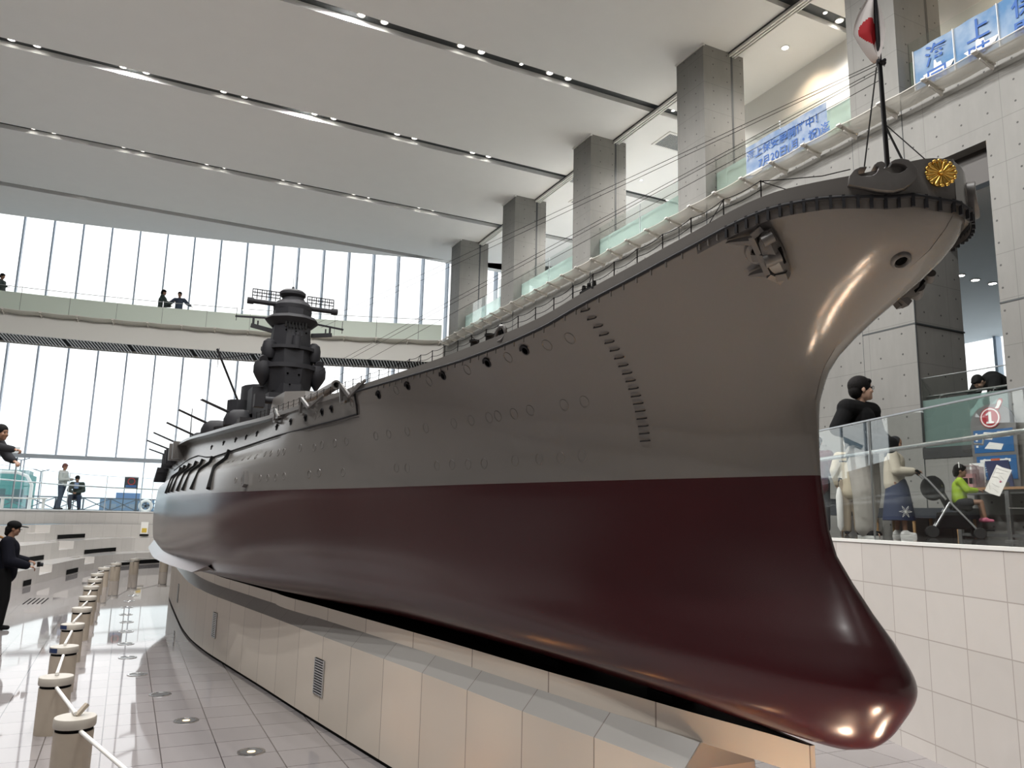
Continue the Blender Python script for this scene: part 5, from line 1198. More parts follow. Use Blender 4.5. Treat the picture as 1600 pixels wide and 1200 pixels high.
MB().box((10.88, 6.98, TZ_), (10.89, 7.20, TZ_+.36)).build('backing_card', M_prt, o)
o = thing('leaflet_stand', 'dark leaflet stand with flower pattern beside the leaflet holder', 'leaflet stand', (10.86, 6.78, TZ_))
MB().obox((10.86, 6.76, TZ_+.19), (.97, 0, .25), (0, 1, 0), (-.25, 0, .97), (.012, .16, .19)).build('panel', mat('leaflet_navy', (.05, .06, .14), .5), o)
MB().obox((10.843, 6.76, TZ_+.33), (.97, 0, .25), (0, 1, 0), (-.25, 0, .97), (.005, .13, .025)).build('white_band', M_prt, o)
m = MB()
for k in range(9): m.ell((10.842-.0*k, 6.66+.025*(k*3 % 9), TZ_+.14+.018*(k*5 % 8)), (.012, .016, .016), 8, 6)
m.build('flower_print', mat('flower_red', (.45, .10, .14), .5), o); MB().box((10.74, 6.62, TZ_), (10.83, 6.90, TZ_+.07)).build('tray', M_leg, o)
o = thing('low_stand', 'thin steel low stand frame at the right edge on the platform', 'stand', (8.72, 5.25, PZ))
fr0 = Vector((8.66, 5.32, PZ)); fr1 = Vector((9.05, 5.05, PZ))
MB().tube([fr0, fr0+Vector((0, 0, .36)), fr1+Vector((0, 0, .36)), fr1], .008, 6).build('frame', M_steel, o); MB().bar(fr0-Vector((.06, .09, -.01)), fr0+Vector((.06, .09, .01)), .04, .015).build('foot', M_steel, o); MB().bar(fr1-Vector((.06, .09, -.01)), fr1+Vector((.06, .09, .01)), .04, .015).build('foot', M_steel, o)
# seats against the wall
M_seat = mat('dark_blue_upholstery', (.02, .025, .035), .6); M_beech = mat('beech_leg', (.50, .30, .14), .45)
def armchair(x, y, label):
    o = thing('armchair', label, 'chair', (x, y, PZ), 'dark upholstered chairs')
    m = MB().box((x-.28, y-.26, PZ+.30), (x+.22, y+.26, PZ+.44)); m.build('seat', M_seat, o)
    MB().prism([(y-.30, .30), (y+.30, .30), (y+.30, .60), (y+.22, .74), (y-.22, .74), (y-.30, .60)], 0, .09).xf(Matrix(((0, 0, 1, x+.20), (1, 0, 0, 0), (0, 1, 0, PZ), (0, 0, 0, 1)))).build('backrest', M_seat, o)
    for s_ in (-1, 1): MB().box((x-.26, y+s_*.26, PZ+.30), (x+.22, y+s_*.31, PZ+.58)).build('armrest', M_seat, o)
    for a in (-.22, .20):
        for b in (-.22, .22): MB().cyl((x+a, y+b, PZ), (x+a, y+b, PZ+.31), .016, .024, 10).build('leg', M_beech, o)
armchair(10.75, 9.35, 'dark rounded armchair with wooden legs behind the visitor holding the umbrella')
o = thing('bench', 'long dark upholstered bench with wooden legs behind the stroller', 'bench', (10.85, 7.95, PZ))
MB().box((10.62, 7.2, PZ+.27), (11.12, 8.75, PZ+.42)).build('seat', M_seat, o)
for y in (7.3, 8.0, 8.65):
    for x in (10.68, 11.06): MB().cyl((x, y, PZ), (x, y, PZ+.28), .018, .026, 10).build('leg', M_beech, o)
# ---------------------------------------------------------------- people
def remesh(mb, name, mats, parent, vox, it=3, fac=.5, smooth=True):
    me = mb.mesh(name, mats); t_ = bpy.data.objects.new('tmp', me); COL.objects.link(t_)
    r_ = t_.modifiers.new('r', 'REMESH'); r_.mode = 'VOXEL'; r_.voxel_size = vox; r_.use_smooth_shade = True
    s_ = t_.modifiers.new('s', 'SMOOTH'); s_.factor = fac; s_.iterations = it
    dg = bpy.context.evaluated_depsgraph_get(); dg.update()
    m2 = bpy.data.meshes.new_from_object(t_.evaluated_get(dg)); bpy.data.objects.remove(t_); bpy.data.meshes.remove(me)
    m2.name = name; m2.materials.clear(); m2.materials.append(mats); m2.polygons.foreach_set('material_index', [0]*len(m2.polygons)); m2.shade_smooth()
    o = bpy.data.objects.new(name, m2); COL.objects.link(o); o.parent = parent; return o
def cap_(m, a, b, ra, rb, n=14):
    a, b = Vector(a), Vector(b)
    m.cyl(a, b, ra, rb, n, True); m.ell(a, ra, n, 8); m.ell(b, rb, n, 8); return m
SKIN = mat('skin_light', (.52, .33, .24), .5); SKIN_T = mat('skin_tan', (.28, .15, .095), .5); HAIR = mat('black_hair', (.006, .005, .005), .7, spec=.15, noise=.5, nscale=60, bump=.5, bscale=90); EYE = mat('eye_dark', (.01, .008, .008), .2)
JT = dict(pelvis=(0, 0, .94), waist=(0, 0, 1.08), chest=(0, 0, 1.29), neck=(0, -.005, 1.46), head=(0, .02, 1.625),
 shL=(-.185, -.01, 1.405), elL=(-.235, -.03, 1.12), wrL=(-.23, .07, .89), shR=(.185, -.01, 1.405), elR=(.235, -.03, 1.12), wrR=(.23, .07, .89),
 hiL=(-.09, 0, .91), knL=(-.10, .03, .49), anL=(-.10, 0, .085), hiR=(.09, 0, .91), knR=(.10, .03, .49), anR=(.10, 0, .085))
def hand(m, wr, el, side, curl=.5, palm_n=None, sc=1.0):
    """palm, four bent fingers of unequal length and a thumb leaving the side of the palm"""
    wr, el = Vector(wr), Vector(el); d = (wr-el).normalized(); sd = Vector((0, 0, 1)).cross(d) if palm_n is None else Vector(palm_n).cross(d)
    if sd.length < .1: sd = Vector((0, 1, 0)).cross(d)
    sd.normalize(); pn = d.cross(sd).normalized()                      # sd: across the palm, pn: out of the back of the hand
    c = wr+d*.045*sc; m.ell(c, (.1, .1, .1) if 0 else .001)
    Mx = Matrix((sd, pn, d)).transposed(); m.ell(c, (.040*sc, .016*sc, .052*sc), 12, 8, Mx)
    for k, (off, L) in enumerate(((-.030, .062), (-.010, .074), (.010, .070), (.029, .056))):
        p = c+sd*off*sc+d*.040*sc; q = p+(d*math.cos(curl)-pn*math.sin(curl))*L*.5*sc; r_ = q+(d*math.cos(curl*2.2)-pn*math.sin(curl*2.2))*L*.5*sc
        cap_(m, p, q, .0088*sc, .0082*sc, 8); cap_(m, q, r_, .0082*sc, .007*sc, 8)
    p = c+sd*(-.034*side)*sc-d*.012*sc; q = p+(sd*(-.75*side)+d*.6-pn*.3).normalized()*.036*sc; r_ = q+(sd*(-.1*side)+d*.9-pn*.4).normalized()*.028*sc
    cap_(m, p, q, .0105*sc, .009*sc, 8); cap_(m, q, r_, .009*sc, .0075*sc, 8)
def head_mesh(m, c, R, face=True, sc=1.0):
    """c centre of the skull, R head rotation matrix (3x3); face looks along +y"""
    def P(x, y, z): return Vector(c)+R @ Vector((x*sc, y*sc, z*sc))
    def E_(p, r): m.ell(P(*p), [q*sc for q in r], 16, 10, R)
    E_((0, -.008, .022), (.076, .094, .090)); E_((0, .020, -.038), (.062, .070, .078)); E_((0, .058, -.086), (.030, .028, .026))
    E_((0, .088, -.030), (.011, .018, .016)); cap_(m, P(0, .076, .006), P(0, .092, -.026), .009*sc, .012*sc, 8)
    E_((0, .076, -.062), (.024, .012, .008)); E_((0, .074, -.072), (.020, .012, .007)); E_((0, .074, .024), (.050, .016, .012))
    for s_ in (-1, 1):
        E_((s_*.036, .062, -.030), (.026, .022, .026)); E_((s_*.078, -.008, -.012), (.010, .018, .030))
def person(label, loc, head_dir, H, skin, J=None, face_dir=None, tilt=0, vox=.010, hands=None, group=None, headc=1.0):
    root = thing('person', label, 'person', loc, group, math.atan2(-head_dir[0], head_dir[1]))
    k = H/1.75; j = dict(JT); j.update(J or {}); j = {a: Vector(b)*k for a, b in j.items()}
    if face_dir is not None:
        a = math.atan2(-face_dir[0], face_dir[1])-math.atan2(-head_dir[0], head_dir[1])
    else: a = 0
    R = Matrix.Rotation(a, 3, 'Z') @ Matrix.Rotation(tilt, 3, 'X')
    m = MB()
    cap_(m, j['pelvis'], j['waist'], .115*k, .105*k); cap_(m, j['waist'], j['chest'], .108*k, .122*k)
    cap_(m, (j['shL']+j['chest'])/2, (j['shR']+j['chest'])/2, .085*k, .085*k); cap_(m, j['shL'], j['shR'], .058*k, .058*k)
    cap_(m, j['neck']-Vector((0, 0, .04*k)), j['head']-Vector((0, .01, .05))*k, .056*k, .050*k)
    head_mesh(m, j['head'], R, True, k*headc)
    for s_, sg in (('L', -1), ('R', 1)):
        cap_(m, j['sh'+s_], j['el'+s_], .052*k, .041*k); cap_(m, j['el'+s_], j['wr'+s_], .040*k, .027*k)
        hand(m, j['wr'+s_], j['el'+s_], sg, (hands or {}).get(s_, .45), sc=k)
        cap_(m, j['hi'+s_], j['kn'+s_], .082*k, .055*k); cap_(m, j['kn'+s_], j['an'+s_], .054*k, .036*k)
        f = j['an'+s_]; cap_(m, f+Vector((0, -.02, -.04))*k, f+Vector((0, .13, -.055))*k, .038*k, .028*k)
    remesh(m, 'body', skin, root, vox if vox < .012 else vox, 3)
    e = MB()
    for s_ in (-1, 1): e.ell(j['head']+R @ Vector((s_*.031*k*headc, .079*k*headc, .002)), [.011*k*headc, .008*k*headc, .0065*k*headc], 10, 7, R)
    if vox < .014: e.build_local('eyes', EYE, root)
    return root, j, R, k
def build_local(s, name, m, parent, smooth=50):
    me = s.mesh(name, m, (0, 0, 0), smooth); o = bpy.data.objects.new(name, me); COL.objects.link(o); o.parent = parent; return o
MB.build_local = build_local
def hair_cap(root, j, R, k, m=HAIR, long=0.0, fringe=True, vox=.008, hc=1.0, name='hair'):
    h = MB(); c = j['head']; kk = k*hc
    def P(x, y, z): return c+R @ Vector((x*kk, y*kk, z*kk))
    h.ell(P(0, -.016, .036), (.088*kk, .100*kk, .092*kk), 18, 11, R); h.ell(P(0, -.055, -.01), (.074*kk, .060*kk, .075*kk), 16, 10, R)
    if fringe: h.ell(P(0, .058, .062), (.066*kk, .036*kk, .030*kk), 14, 8, R)
    if long: cap_(h, P(0, -.06, -.02), P(0, -.075, -.05-long), .070*kk, .045*kk)
    return remesh(h, name, m, root, vox, 2)
def top(root, j, k, m, loose=.02, sleeve=1.0, length=0.0, vox=.011, name='jacket', nb=0, cuffs=True):
    t_ = MB()
    lo = j['pelvis']-Vector((0, 0, length))*k
    cap_(t_, lo+Vector((0, 0, .05))*k, j['waist'], .135*k+loose, .130*k+loose); cap_(t_, j['waist'], j['chest'], .130*k+loose, .138*k+loose*.8)
    cap_(t_, (j['shL']*.8+j['chest']*.2), (j['shR']*.8+j['chest']*.2), .085*k+loose*.5, .085*k+loose*.5)
    cap_(t_, j['chest'], j['neck']-Vector((0, 0, .015))*k, .12*k, .066*k)
    for s_ in 'LR':
        cap_(t_, j['sh'+s_], j['el'+s_], .066*k+loose*.6, .058*k+loose*.8)
        e = j['el'+s_]; w_ = j['wr'+s_]; cap_(t_, e, e+(w_-e)*sleeve*.93, .057*k+loose*.8, .040*k+loose*.6)
    return remesh(t_, name, m, root, vox, 4)
def trousers(root, j, k, m, loose=.02, vox=.011, name='trousers', crop=0.0):
    t_ = MB(); cap_(t_, j['pelvis']+Vector((0, 0, .08))*k, j['pelvis']-Vector((0, 0, .03))*k, .130*k+loose*.5, .135*k+loose*.6)
    for s_ in 'LR':
        a = j['an'+s_]+Vector((0, 0, .015+crop))*k; cap_(t_, j['hi'+s_], j['kn'+s_], .098*k+loose*.7, .072*k+loose); cap_(t_, j['kn'+s_], a, .070*k+loose, .056*k+loose)
    return remesh(t_, name, m, root, vox, 3)
def shoes(root, j, k, m, sole=None, name='shoe', dirs=None):
    for s_ in 'LR':
        f = j['an'+s_]; d = Vector((dirs or {}).get(s_, (0, 1, 0))).normalized()
        t_ = MB(); cap_(t_, f-Vector((0, 0, .035))*k-d*.03*k, f-Vector((0, 0, .045))*k+d*.14*k, .046*k, .036*k); cap_(t_, f-Vector((0, 0, .0))*k, f-Vector((0, 0, .045))*k+d*.06*k, .046*k, .042*k)
        o = remesh(t_, name, m, root, .009, 2)
        if sole:
            sd = Vector((-d.y, d.x, 0)); z0 = f.z-.085*k
            P_ = [f+d*(a*k)+sd*(b*k) for a, b in ((-.078, -.03), (-.078, .03), (0, .046), (.12, .044), (.175, .022), (.175, -.022), (.12, -.044), (0, -.046))]
            MB().prism([(p.x, p.y) for p in P_], z0+.001, z0+.028*k).build_local('sole', sole, o)
BLK = mat('black_cloth', (.006, .006, .0065), .9, spec=.15); GREYT = mat('light_grey_trousers', (.40, .37, .34), .8, noise=.12, nscale=9, bump=.2, bscale=14); CREAM = mat('cream_cardigan', (.50, .45, .37), .9, bump=.3, bscale=120)
NAVY = mat('navy_dress', (.008, .018, .055), .7); WHT = mat('white_shoe', (.72, .71, .69), .5); MAROON = mat('maroon_coat', (.085, .012, .022), .7); BEIGE = mat('beige_coat', (.52, .45, .34), .8); LIME = mat('lime_jacket', (.30, .44, .02), .7)
DGREY = mat('dark_grey_cloth', (.022, .023, .027), .85, spec=.2); TAN = mat('tan_trousers', (.34, .28, .21), .8); PINK = mat('pink_shoe', (.55, .14, .22), .5); JEAN = mat('dark_jeans', (.02, .035, .07), .8); SHIRT = mat('pale_shirt', (.50, .52, .50), .8); OLIVE = mat('dark_green_top', (.03, .045, .04), .8); BLUESH = mat('pale_blue_shirt', (.18, .25, .40), .8)
IR = Vector((.8996, -.4367, 0)); IC = Vector((-.4367, -.8996, 0))      # picture-right and towards the camera, on the floor
# --- young man in a black hoodie
hd = (IR*.50+IC*.86)
root, j, R, k = person('tall young man in black hoodie and loose grey trousers behind the glass', (7.35, 6.1, PZ), hd, 1.78, SKIN,
 dict(shL=(-.205, -.01, 1.40), shR=(.205, -.01, 1.40), elL=(-.345, -.04, 1.17), wrL=(-.13, .21, 1.05), elR=(.345, -.04, 1.17), wrR=(.13, .21, 1.05), anL=(-.13, -.10, .085), knL=(-.13, -.02, .49), anR=(.11, .08, .085), knR=(.12, .08, .49), head=(.0, .035, 1.63)), IR*1.0+IC*.12, .12, .008, None, None, 1.18)
t_ = MB(); cap_(t_, j['pelvis']+Vector((0, 0, .05)), j['waist'], .175, .185); cap_(t_, j['waist'], j['chest'], .175, .165); cap_(t_, j['shL'], j['shR'], .112, .112); cap_(t_, j['chest'], j['neck']-Vector((0, 0, .03)), .13, .078)
for s_ in 'LR': cap_(t_, j['sh'+s_], j['el'+s_], .092, .088); cap_(t_, j['el'+s_], j['wr'+s_]-Vector((0, 0, .01)), .086, .075)
cap_(t_, j['wrL']+Vector((0, -.02, -.02)), j['wrR']+Vector((0, -.02, -.02)), .085, .085); cap_(t_, j['wrL']+Vector((.02, .05, -.05)), j['wrR']+Vector((-.02, .05, -.05)), .095, .095)
hood = remesh(t_, 'hoodie', BLK, root, .010, 4)
t_ = MB(); cap_(t_, j['neck']+Vector((-.075, -.02, -.015)), j['neck']+Vector((0, -.105, -.005)), .042, .05); cap_(t_, j['neck']+Vector((.075, -.02, -.015)), j['neck']+Vector((0, -.105, -.005)), .042, .05); cap_(t_, j['neck']+Vector((-.075, -.02, -.015)), j['neck']+Vector((-.03, .085, -.075)), .036, .026); cap_(t_, j['neck']+Vector((.075, -.02, -.015)), j['neck']+Vector((.03, .085, -.075)), .036, .026)
remesh(t_, 'hood', BLK, root, .009, 2)
for s_ in (-1, 1): MB().tube([j['neck']+Vector((s_*.025, .115, -.075)), j['neck']+Vector((s_*.03, .15, -.15)), j['neck']+Vector((s_*.032, .165, -.24))], .004, 6).build_local('drawstring', BLK, hood)
t_ = MB(); cap_(t_, j['pelvis']+Vector((0, 0, .08)), j['pelvis'], .150, .155)
for s_ in 'LR':
    a = j['an'+s_]+Vector((0, 0, .03)); cap_(t_, j['hi'+s_], j['kn'+s_], .120, .118); cap_(t_, j['kn'+s_], a, .118, .108)
remesh(t_, 'wide_trousers', GREYT, root, .011, 3)
shoes(root, j, k, BLK, WHT, 'sneaker', {'L': (-.25, 1, 0), 'R': (.35, 1, 0)})
hair_cap(root, j, R, k, HAIR, .0, True, .008, 1.24)
gl = MB()
for s_ in (-1, 1):
    c_ = j['head']+R @ Vector((s_*.039, .116, .0)); gl.tube([c_+R @ Vector((.029*math.cos(a), 0, .020*math.sin(a))) for a in np.linspace(0, 2*math.pi, 17)[:-1]], .0022, 6, True); gl.tube([c_+R @ Vector((s_*.029, 0, .004)), j['head']+R @ Vector((s_*.095, .04, .004)), j['head']+R @ Vector((s_*.098, -.02, -.006))], .0022, 6)
gl.tube([j['head']+R @ Vector((-.010, .120, .002)), j['head']+R @ Vector((.010, .120, .002))], .0022, 6); gl.build_local('glasses', BLK, root)
# --- girl in a cream cardigan pushing the stroller
SD = (IR*.90+IC*.43).normalized()
gp_ = Vector((9.50, 7.38, PZ))
root, j, R, k = person('woman with dark headscarf, cream cardigan and long blue dress pushing the stroller', tuple(gp_), SD, 1.40, SKIN_T,
 dict(shL=(-.17, 0, 1.38), elL=(-.23, .02, 1.10), wrL=(-.20, .30, 1.10), shR=(.17, 0, 1.38), elR=(.24, .04, 1.10), wrR=(.20, .32, 1.10), chest=(0, .02, 1.28), head=(0, .065, 1.60), anR=(.09, .12, .085), knR=(.10, .12, .49)), SD, -.22, .008, {'L': 1.0, 'R': 1.0})
cd = top(root, j, k, CREAM, .03, .92, .10, .009, 'cardigan')
t_ = MB(); cap_(t_, j['waist'], j['pelvis'], .13*k, .15*k); 
t_.lathe([(.14*k, .98*k), (.18*k, .85*k), (.22*k, .60*k), (.255*k, .33*k), (.262*k, .27*k), (.0, .30*k)], (0, .03, 0), 28)
dr = remesh(t_, 'long_dress', NAVY, root, .011, 2)
MB().lathe([(.262*k, .28*k), (.250*k, .36*k)], (0, .03, 0), 28).build_local('hem_band', NAVY, dr)
fl_ = MB(); fdir = Vector((.92, .38, 0)).normalized()
for q in range(6):
    a = q*math.pi/3; c0 = Vector((0, .03, 0))+fdir*.268*k; up_ = Vector((0, 0, 1)); sd_ = Vector((-fdir.y, fdir.x, 0))
    for q2 in (-.22, .22): fl_.tube([c0+Vector((0, 0, .42*k)), c0+Vector((0, 0, .42*k))+(sd_*math.cos(a+q2)+up_*math.sin(a+q2))*.045, c0+Vector((0, 0, .42*k))+(sd_*math.cos(a)+up_*math.sin(a))*.085], .0028, 5)
fl_.build_local('flower_embroidery', WHT, dr)
shoes(root, j, k, WHT, WHT, 'sneaker')
h_ = MB(); c_ = j['head']; h_.ell(c_+R @ Vector((0, -.02, .02)), (.090*k, .100*k, .100*k), 16, 10, R); cap_(h_, c_+R @ Vector((0, -.05, -.03)), j['neck']+Vector((0, -.05, -.05)), .075*k, .075*k); cap_(h_, c_+R @ Vector((-.05, 0, -.07)), c_+R @ Vector((.05, 0, -.07)), .04*k, .04*k)
remesh(h_, 'headscarf', DGREY, root, .009, 2)
# --- stroller, local frame: y forwards
st = thing('stroller', 'black folding stroller with silver frame and small double wheels', 'stroller', tuple(gp_+SD*.30), None, math.atan2(-SD.x, SD.y))
M_sil = mat('stroller_silver', (.70, .70, .72), .3, .8); M_tyre = mat('tyre_black', (.012, .012, .012), .7)
def L_(m, nm, ma, par=st, sm=45): return m.build_local(nm, ma, par, sm)
for s_ in (-1, 1):
    x = s_*.21
    L_(MB().tube([(x, -.02, .88), (x, .10, .76), (x, .30, .50)], .013, 8), 'push_bar', M_sil); L_(MB().tube([(x, -.03, .89), (x, .02, .845)], .018, 8), 'grip', BLK)
    L_(MB().tube([(x, .34, .47), (x, .12, .09)], .012, 8), 'rear_leg', M_sil); L_(MB().tube([(x, .34, .47), (x, .62, .13)], .012, 8), 'front_leg', M_sil)
    L_(MB().tube([(x, .62, .12), (x, .82, .115)], .010, 8), 'footrest_arm', BLK)
    for y in (.12,):
        o_ = L_(MB().lathe([(.030, -.02), (.074, -.02), (.080, -.012), (.080, .012), (.074, .02), (.030, .02)], (x, y, .08), 20, (1, 0, 0)), 'rear_wheel', M_tyre)
        w_ = MB()
        for q in range(5): w_.bar((x, y, .08), (x, y+.06*math.cos(q*1.257), .08+.06*math.sin(q*1.257)), .03, .012, (1, 0, 0))
        w_.build_local('spokes', M_alu, o_)
    for dx in (-.03, .03):
        o_ = L_(MB().lathe([(.025, -.014), (.066, -.014), (.072, -.008), (.072, .008), (.066, .014), (.025, .014)], (x+dx, .66, .072), 20, (1, 0, 0)), 'front_wheel', M_tyre)
        w_ = MB()
        for q in range(5): w_.bar((x+dx, .66, .072), (x+dx, .66+.05*math.cos(q*1.257), .072+.05*math.sin(q*1.257)), .022, .010, (1, 0, 0))
        w_.build_local('spokes', M_alu, o_)
L_(MB().tube([(-.21, -.03, .885), (0, -.06, .90), (.21, -.03, .885)], .014, 8), 'handle_bar', BLK); L_(MB().tube([(-.21, .12, .085), (.21, .12, .085)], .009, 8), 'rear_axle', M_sil)
t_ = MB(); cap_(t_, (-.15, .42, .40), (.15, .42, .40), .035, .035); cap_(t_, (-.15, .56, .38), (.15, .56, .38), .03, .03); t_.box((-.18, .36, .37), (.18, .60, .42)); remesh(t_, 'seat_pad', BLK, st, .012, 2)
L_(MB().obox((0, .27, .60), (1, 0, 0), (0, .42, .9), (0, -.9, .42), (.18, .015, .012)), 'back_trim', BLK)
t_ = MB(); t_.prism([(-.19, .30), (.19, .30), (.19, .38), (-.19, .38)], .40, .82, [(-.18, .12), (.18, .12), (.18, .20), (-.18, .20)]); remesh(t_, 'seat_back', BLK, st, .012, 2)
t_ = MB(); t_.prism([(-.20, .16), (.20, .16), (.20, .60), (-.20, .60)], .12, .34, [(-.19, .20), (.19, .20), (.19, .52), (-.19, .52)]); remesh(t_, 'storage_basket', BLK, st, .012, 2)
t_ = MB(); t_.ell((0, .16, .66), (.20, .15, .17), 16, 10); remesh(t_, 'folded_hood', BLK, st, .012, 2); L_(MB().ell((.10, .22, .68), (.06, .06, .05), 12, 8), 'yellow_lining', mat('hood_lining', (.16, .15, .05), .7))
# --- toddler in the stroller
tp_ = gp_+SD*(.30+.47)+Vector((0, 0, .435))
root, j, R, k = person('small child in a lime green jacket sitting in the stroller holding a paper', tuple(tp_-Vector((0, 0, .0))), SD, 1.0, SKIN_T,
 dict(pelvis=(0, 0, .06), waist=(0, .0, .24), chest=(0, .02, .44), neck=(0, .03, .62), head=(0, .06, .80), shL=(-.17, .02, .56), elL=(-.21, .16, .36), wrL=(-.12, .38, .36), shR=(.17, .02, .56), elR=(.21, .16, .34), wrR=(.12, .38, .34),
  hiL=(-.10, .02, .05), knL=(-.13, .42, .08), anL=(-.13, .44, -.30), hiR=(.10, .02, .05), knR=(.13, .42, .08), anR=(.13, .48, -.30)), SD, -.05, .008, {'L': .9, 'R': .9}, None, 1.30)
top(root, j, k, LIME, .018, .85, -.02, .009, 'jacket'); hair_cap(root, j, R, k, HAIR, .02, True, .008, 1.32)
t_ = MB(); cap_(t_, j['pelvis'], j['waist'], .085, .08)
for s_ in 'LR': cap_(t_, j['hi'+s_], j['hi'+s_]+(j['kn'+s_]-j['hi'+s_])*.45, .066, .058)
remesh(t_, 'shorts', DGREY, root, .010, 2); shoes(root, j, k, PINK, None, 'pink_shoe')
MB().tube([j['head']+R @ Vector((.11*math.cos(a)*.62, -.02, .03+.11*math.sin(a)*.75)) for a in np.linspace(.1, 3.04, 12)], .006, 6).build_local('hair_band', WHT, root)
pw = tp_+SD*.335+Vector((0, 0, .25)); ppr = thing('paper_map', 'white printed paper map held open by the child in the stroller', 'paper', tuple(pw), None, math.atan2(-SD.x, SD.y))
rows = [[(-.02+.30*(u_-.5)*.9, .02+.16*v+.05*abs(u_-.5), -.10+.34*v) for u_ in np.linspace(0, 1, 7)] for v in np.linspace(0, 1, 5)]
rows = [[(p[0]*.5+.10, p[1]+p[0]*.55, p[2]-p[0]*.30) for p in r] for r in rows]
M_paper = mat('map_paper', (.70, .67, .64), .7); MB().grid(rows).build_local('sheet', M_paper, ppr)
def onp(u_, v, lift=.004):
    a = Vector(rows[0][0]); b = Vector(rows[0][-1]); c_ = Vector(rows[-1][0]); n_ = (b-a).cross(c_-a).normalized()
    if n_.x < 0: n_ = -n_
    i = min(5, int(u_*6)); f = u_*6-i; p = Vector(rows[0][i]).lerp(Vector(rows[0][i+1]), f); q = Vector(rows[-1][i]).lerp(Vector(rows[-1][i+1]), f); return p.lerp(q, v)+n_*lift
M_ink = mat('map_ink', (.25, .23, .24), .7); pm = MB()
for (u0, v0, u1, v1) in ((.1, .9, .9, .9), (.1, .9, .1, .55), (.12, .55, .5, .62), (.5, .62, .85, .5), (.2, .75, .7, .8), (.3, .35, .8, .3), (.15, .3, .4, .12), (.55, .2, .85, .12), (.6, .7, .85, .6)): pm.tube([onp(u0, v0), onp((u0+u1)/2, (v0+v1)/2), onp(u1, v1)], .0018, 4)
pm.build_local('printed_lines', M_ink, ppr); MB().ell(onp(.75, .5), (.004, .014, .014), 8, 6).build_local('red_stamp', mat('map_pink', (.55, .12, .22), .6), ppr)
# --- two visitors behind the stem
root, j, R, k = person('person in maroon coat and dark cap half hidden behind the ship stem', (9.55, 8.75, PZ), IR*.3-IC*.9, 1.50, SKIN, dict(elL=(-.25, .02, 1.12), wrL=(-.18, .22, 1.10), elR=(.25, .02, 1.12), wrR=(.18, .22, 1.10)), None, -.1, .012)
top(root, j, k, MAROON, .035, 1, .16, .012, 'maroon_coat'); trousers(root, j, k, DGREY, .01, .012); shoes(root, j, k, BLK); hair_cap(root, j, R, k, HAIR, .05, False, .011); 
h_ = MB(); h_.ell(j['head']+Vector((0, -.01, .045))*k, (.098*k, .112*k, .075*k), 16, 10); remesh(h_, 'cap', DGREY, root, .01, 2)
root, j, R, k = person('person in beige coat holding a white umbrella behind the man in the hoodie', (9.72, 8.30, PZ), IR*.35-IC*.9, 1.45, SKIN, dict(elL=(-.26, -.02, 1.14), wrL=(-.22, .02, .90), elR=(.25, .02, 1.12), wrR=(.18, .22, 1.10)), None, 0, .012)
top(root, j, k, BEIGE, .03, 1, .22, .012, 'beige_coat'); trousers(root, j, k, TAN, .02, .012); shoes(root, j, k, DGREY); hair_cap(root, j, R, k, mat('white_cap', (.6, .58, .55), .8), .0, False, .011, 1.04, 'cap')
ub = Vector((9.72, 8.30, PZ))-IR*.20*1+IC*.05
o = thing('umbrella', 'furled white umbrella hanging from the hand of the person in beige', 'umbrella', tuple(ub+Vector((0, 0, .05))))
MB().lathe([(.010, .05), (.045, .12), (.05, .55), (.03, .66), (.012, .70)], tuple(ub), 12).build('furled_cloth', WHT, o, smooth=40); MB().cyl(ub+Vector((0, 0, .0)), ub+Vector((0, 0, .78)), .008).build('shaft', M_steel, o); MB().tube([ub+Vector((0, 0, .78)), ub+Vector((.02, 0, .83)), ub+Vector((.06, 0, .82))], .010, 8).build('handle', DGREY, o)
# --- bent visitor in the opening
root, j, R, k = person('person in black jacket bending over behind the frosted glass in the opening', (12.25, 7.35, 3.10), -IR*1.0+IC*.2, 1.62, SKIN,
 dict(waist=(0, .12, 1.03), chest=(0, .34, 1.13), neck=(0, .50, 1.17), head=(0, .62, 1.10), shL=(-.185, .44, 1.12), shR=(.185, .44, 1.12), elL=(-.22, .55, .88), wrL=(-.18, .66, .72), elR=(.22, .55, .88), wrR=(.18, .66, .72)), None, -.9, .013)
top(root, j, k, BLK, .045, 1, .02, .014, 'black_jacket'); trousers(root, j, k, BLK, .02, .014); shoes(root, j, k, BLK); hair_cap(root, j, R, k, HAIR, 0, True, .012)
# --- visitors at the far end
def far_person(label, loc, hd_, H, upper, lower, J=None, hat=None, tilt=0, vox=.018, long=0.0, extra=.02, skin=SKIN_T, grp=None, sl=1.0):
    root, j, R, k = person(label, loc, hd_, H, skin, J, None, tilt, vox)
    top(root, j, k, upper, extra, sl, .04, vox, 'top'); trousers(root, j, k, lower, .012, vox); shoes(root, j, k, DGREY); hair_cap(root, j, R, k, hat or HAIR, long, True, vox*.8, 1.0, 'cap' if hat else 'hair'); return root
far_person('man in pale long-sleeved shirt and dark trousers standing on the window terrace', (-2.22, 33.3, 1.785), IR, 1.70, SHIRT, JEAN, dict(elL=(-.24, .02, 1.13), wrL=(-.12, .30, 1.15), elR=(.24, .02, 1.13), wrR=(.12, .30, 1.15), anL=(-.10, -.22, .085), knL=(-.1, -.08, .49)), mat('red_brown_cap', (.16, .06, .05), .8), -.25)
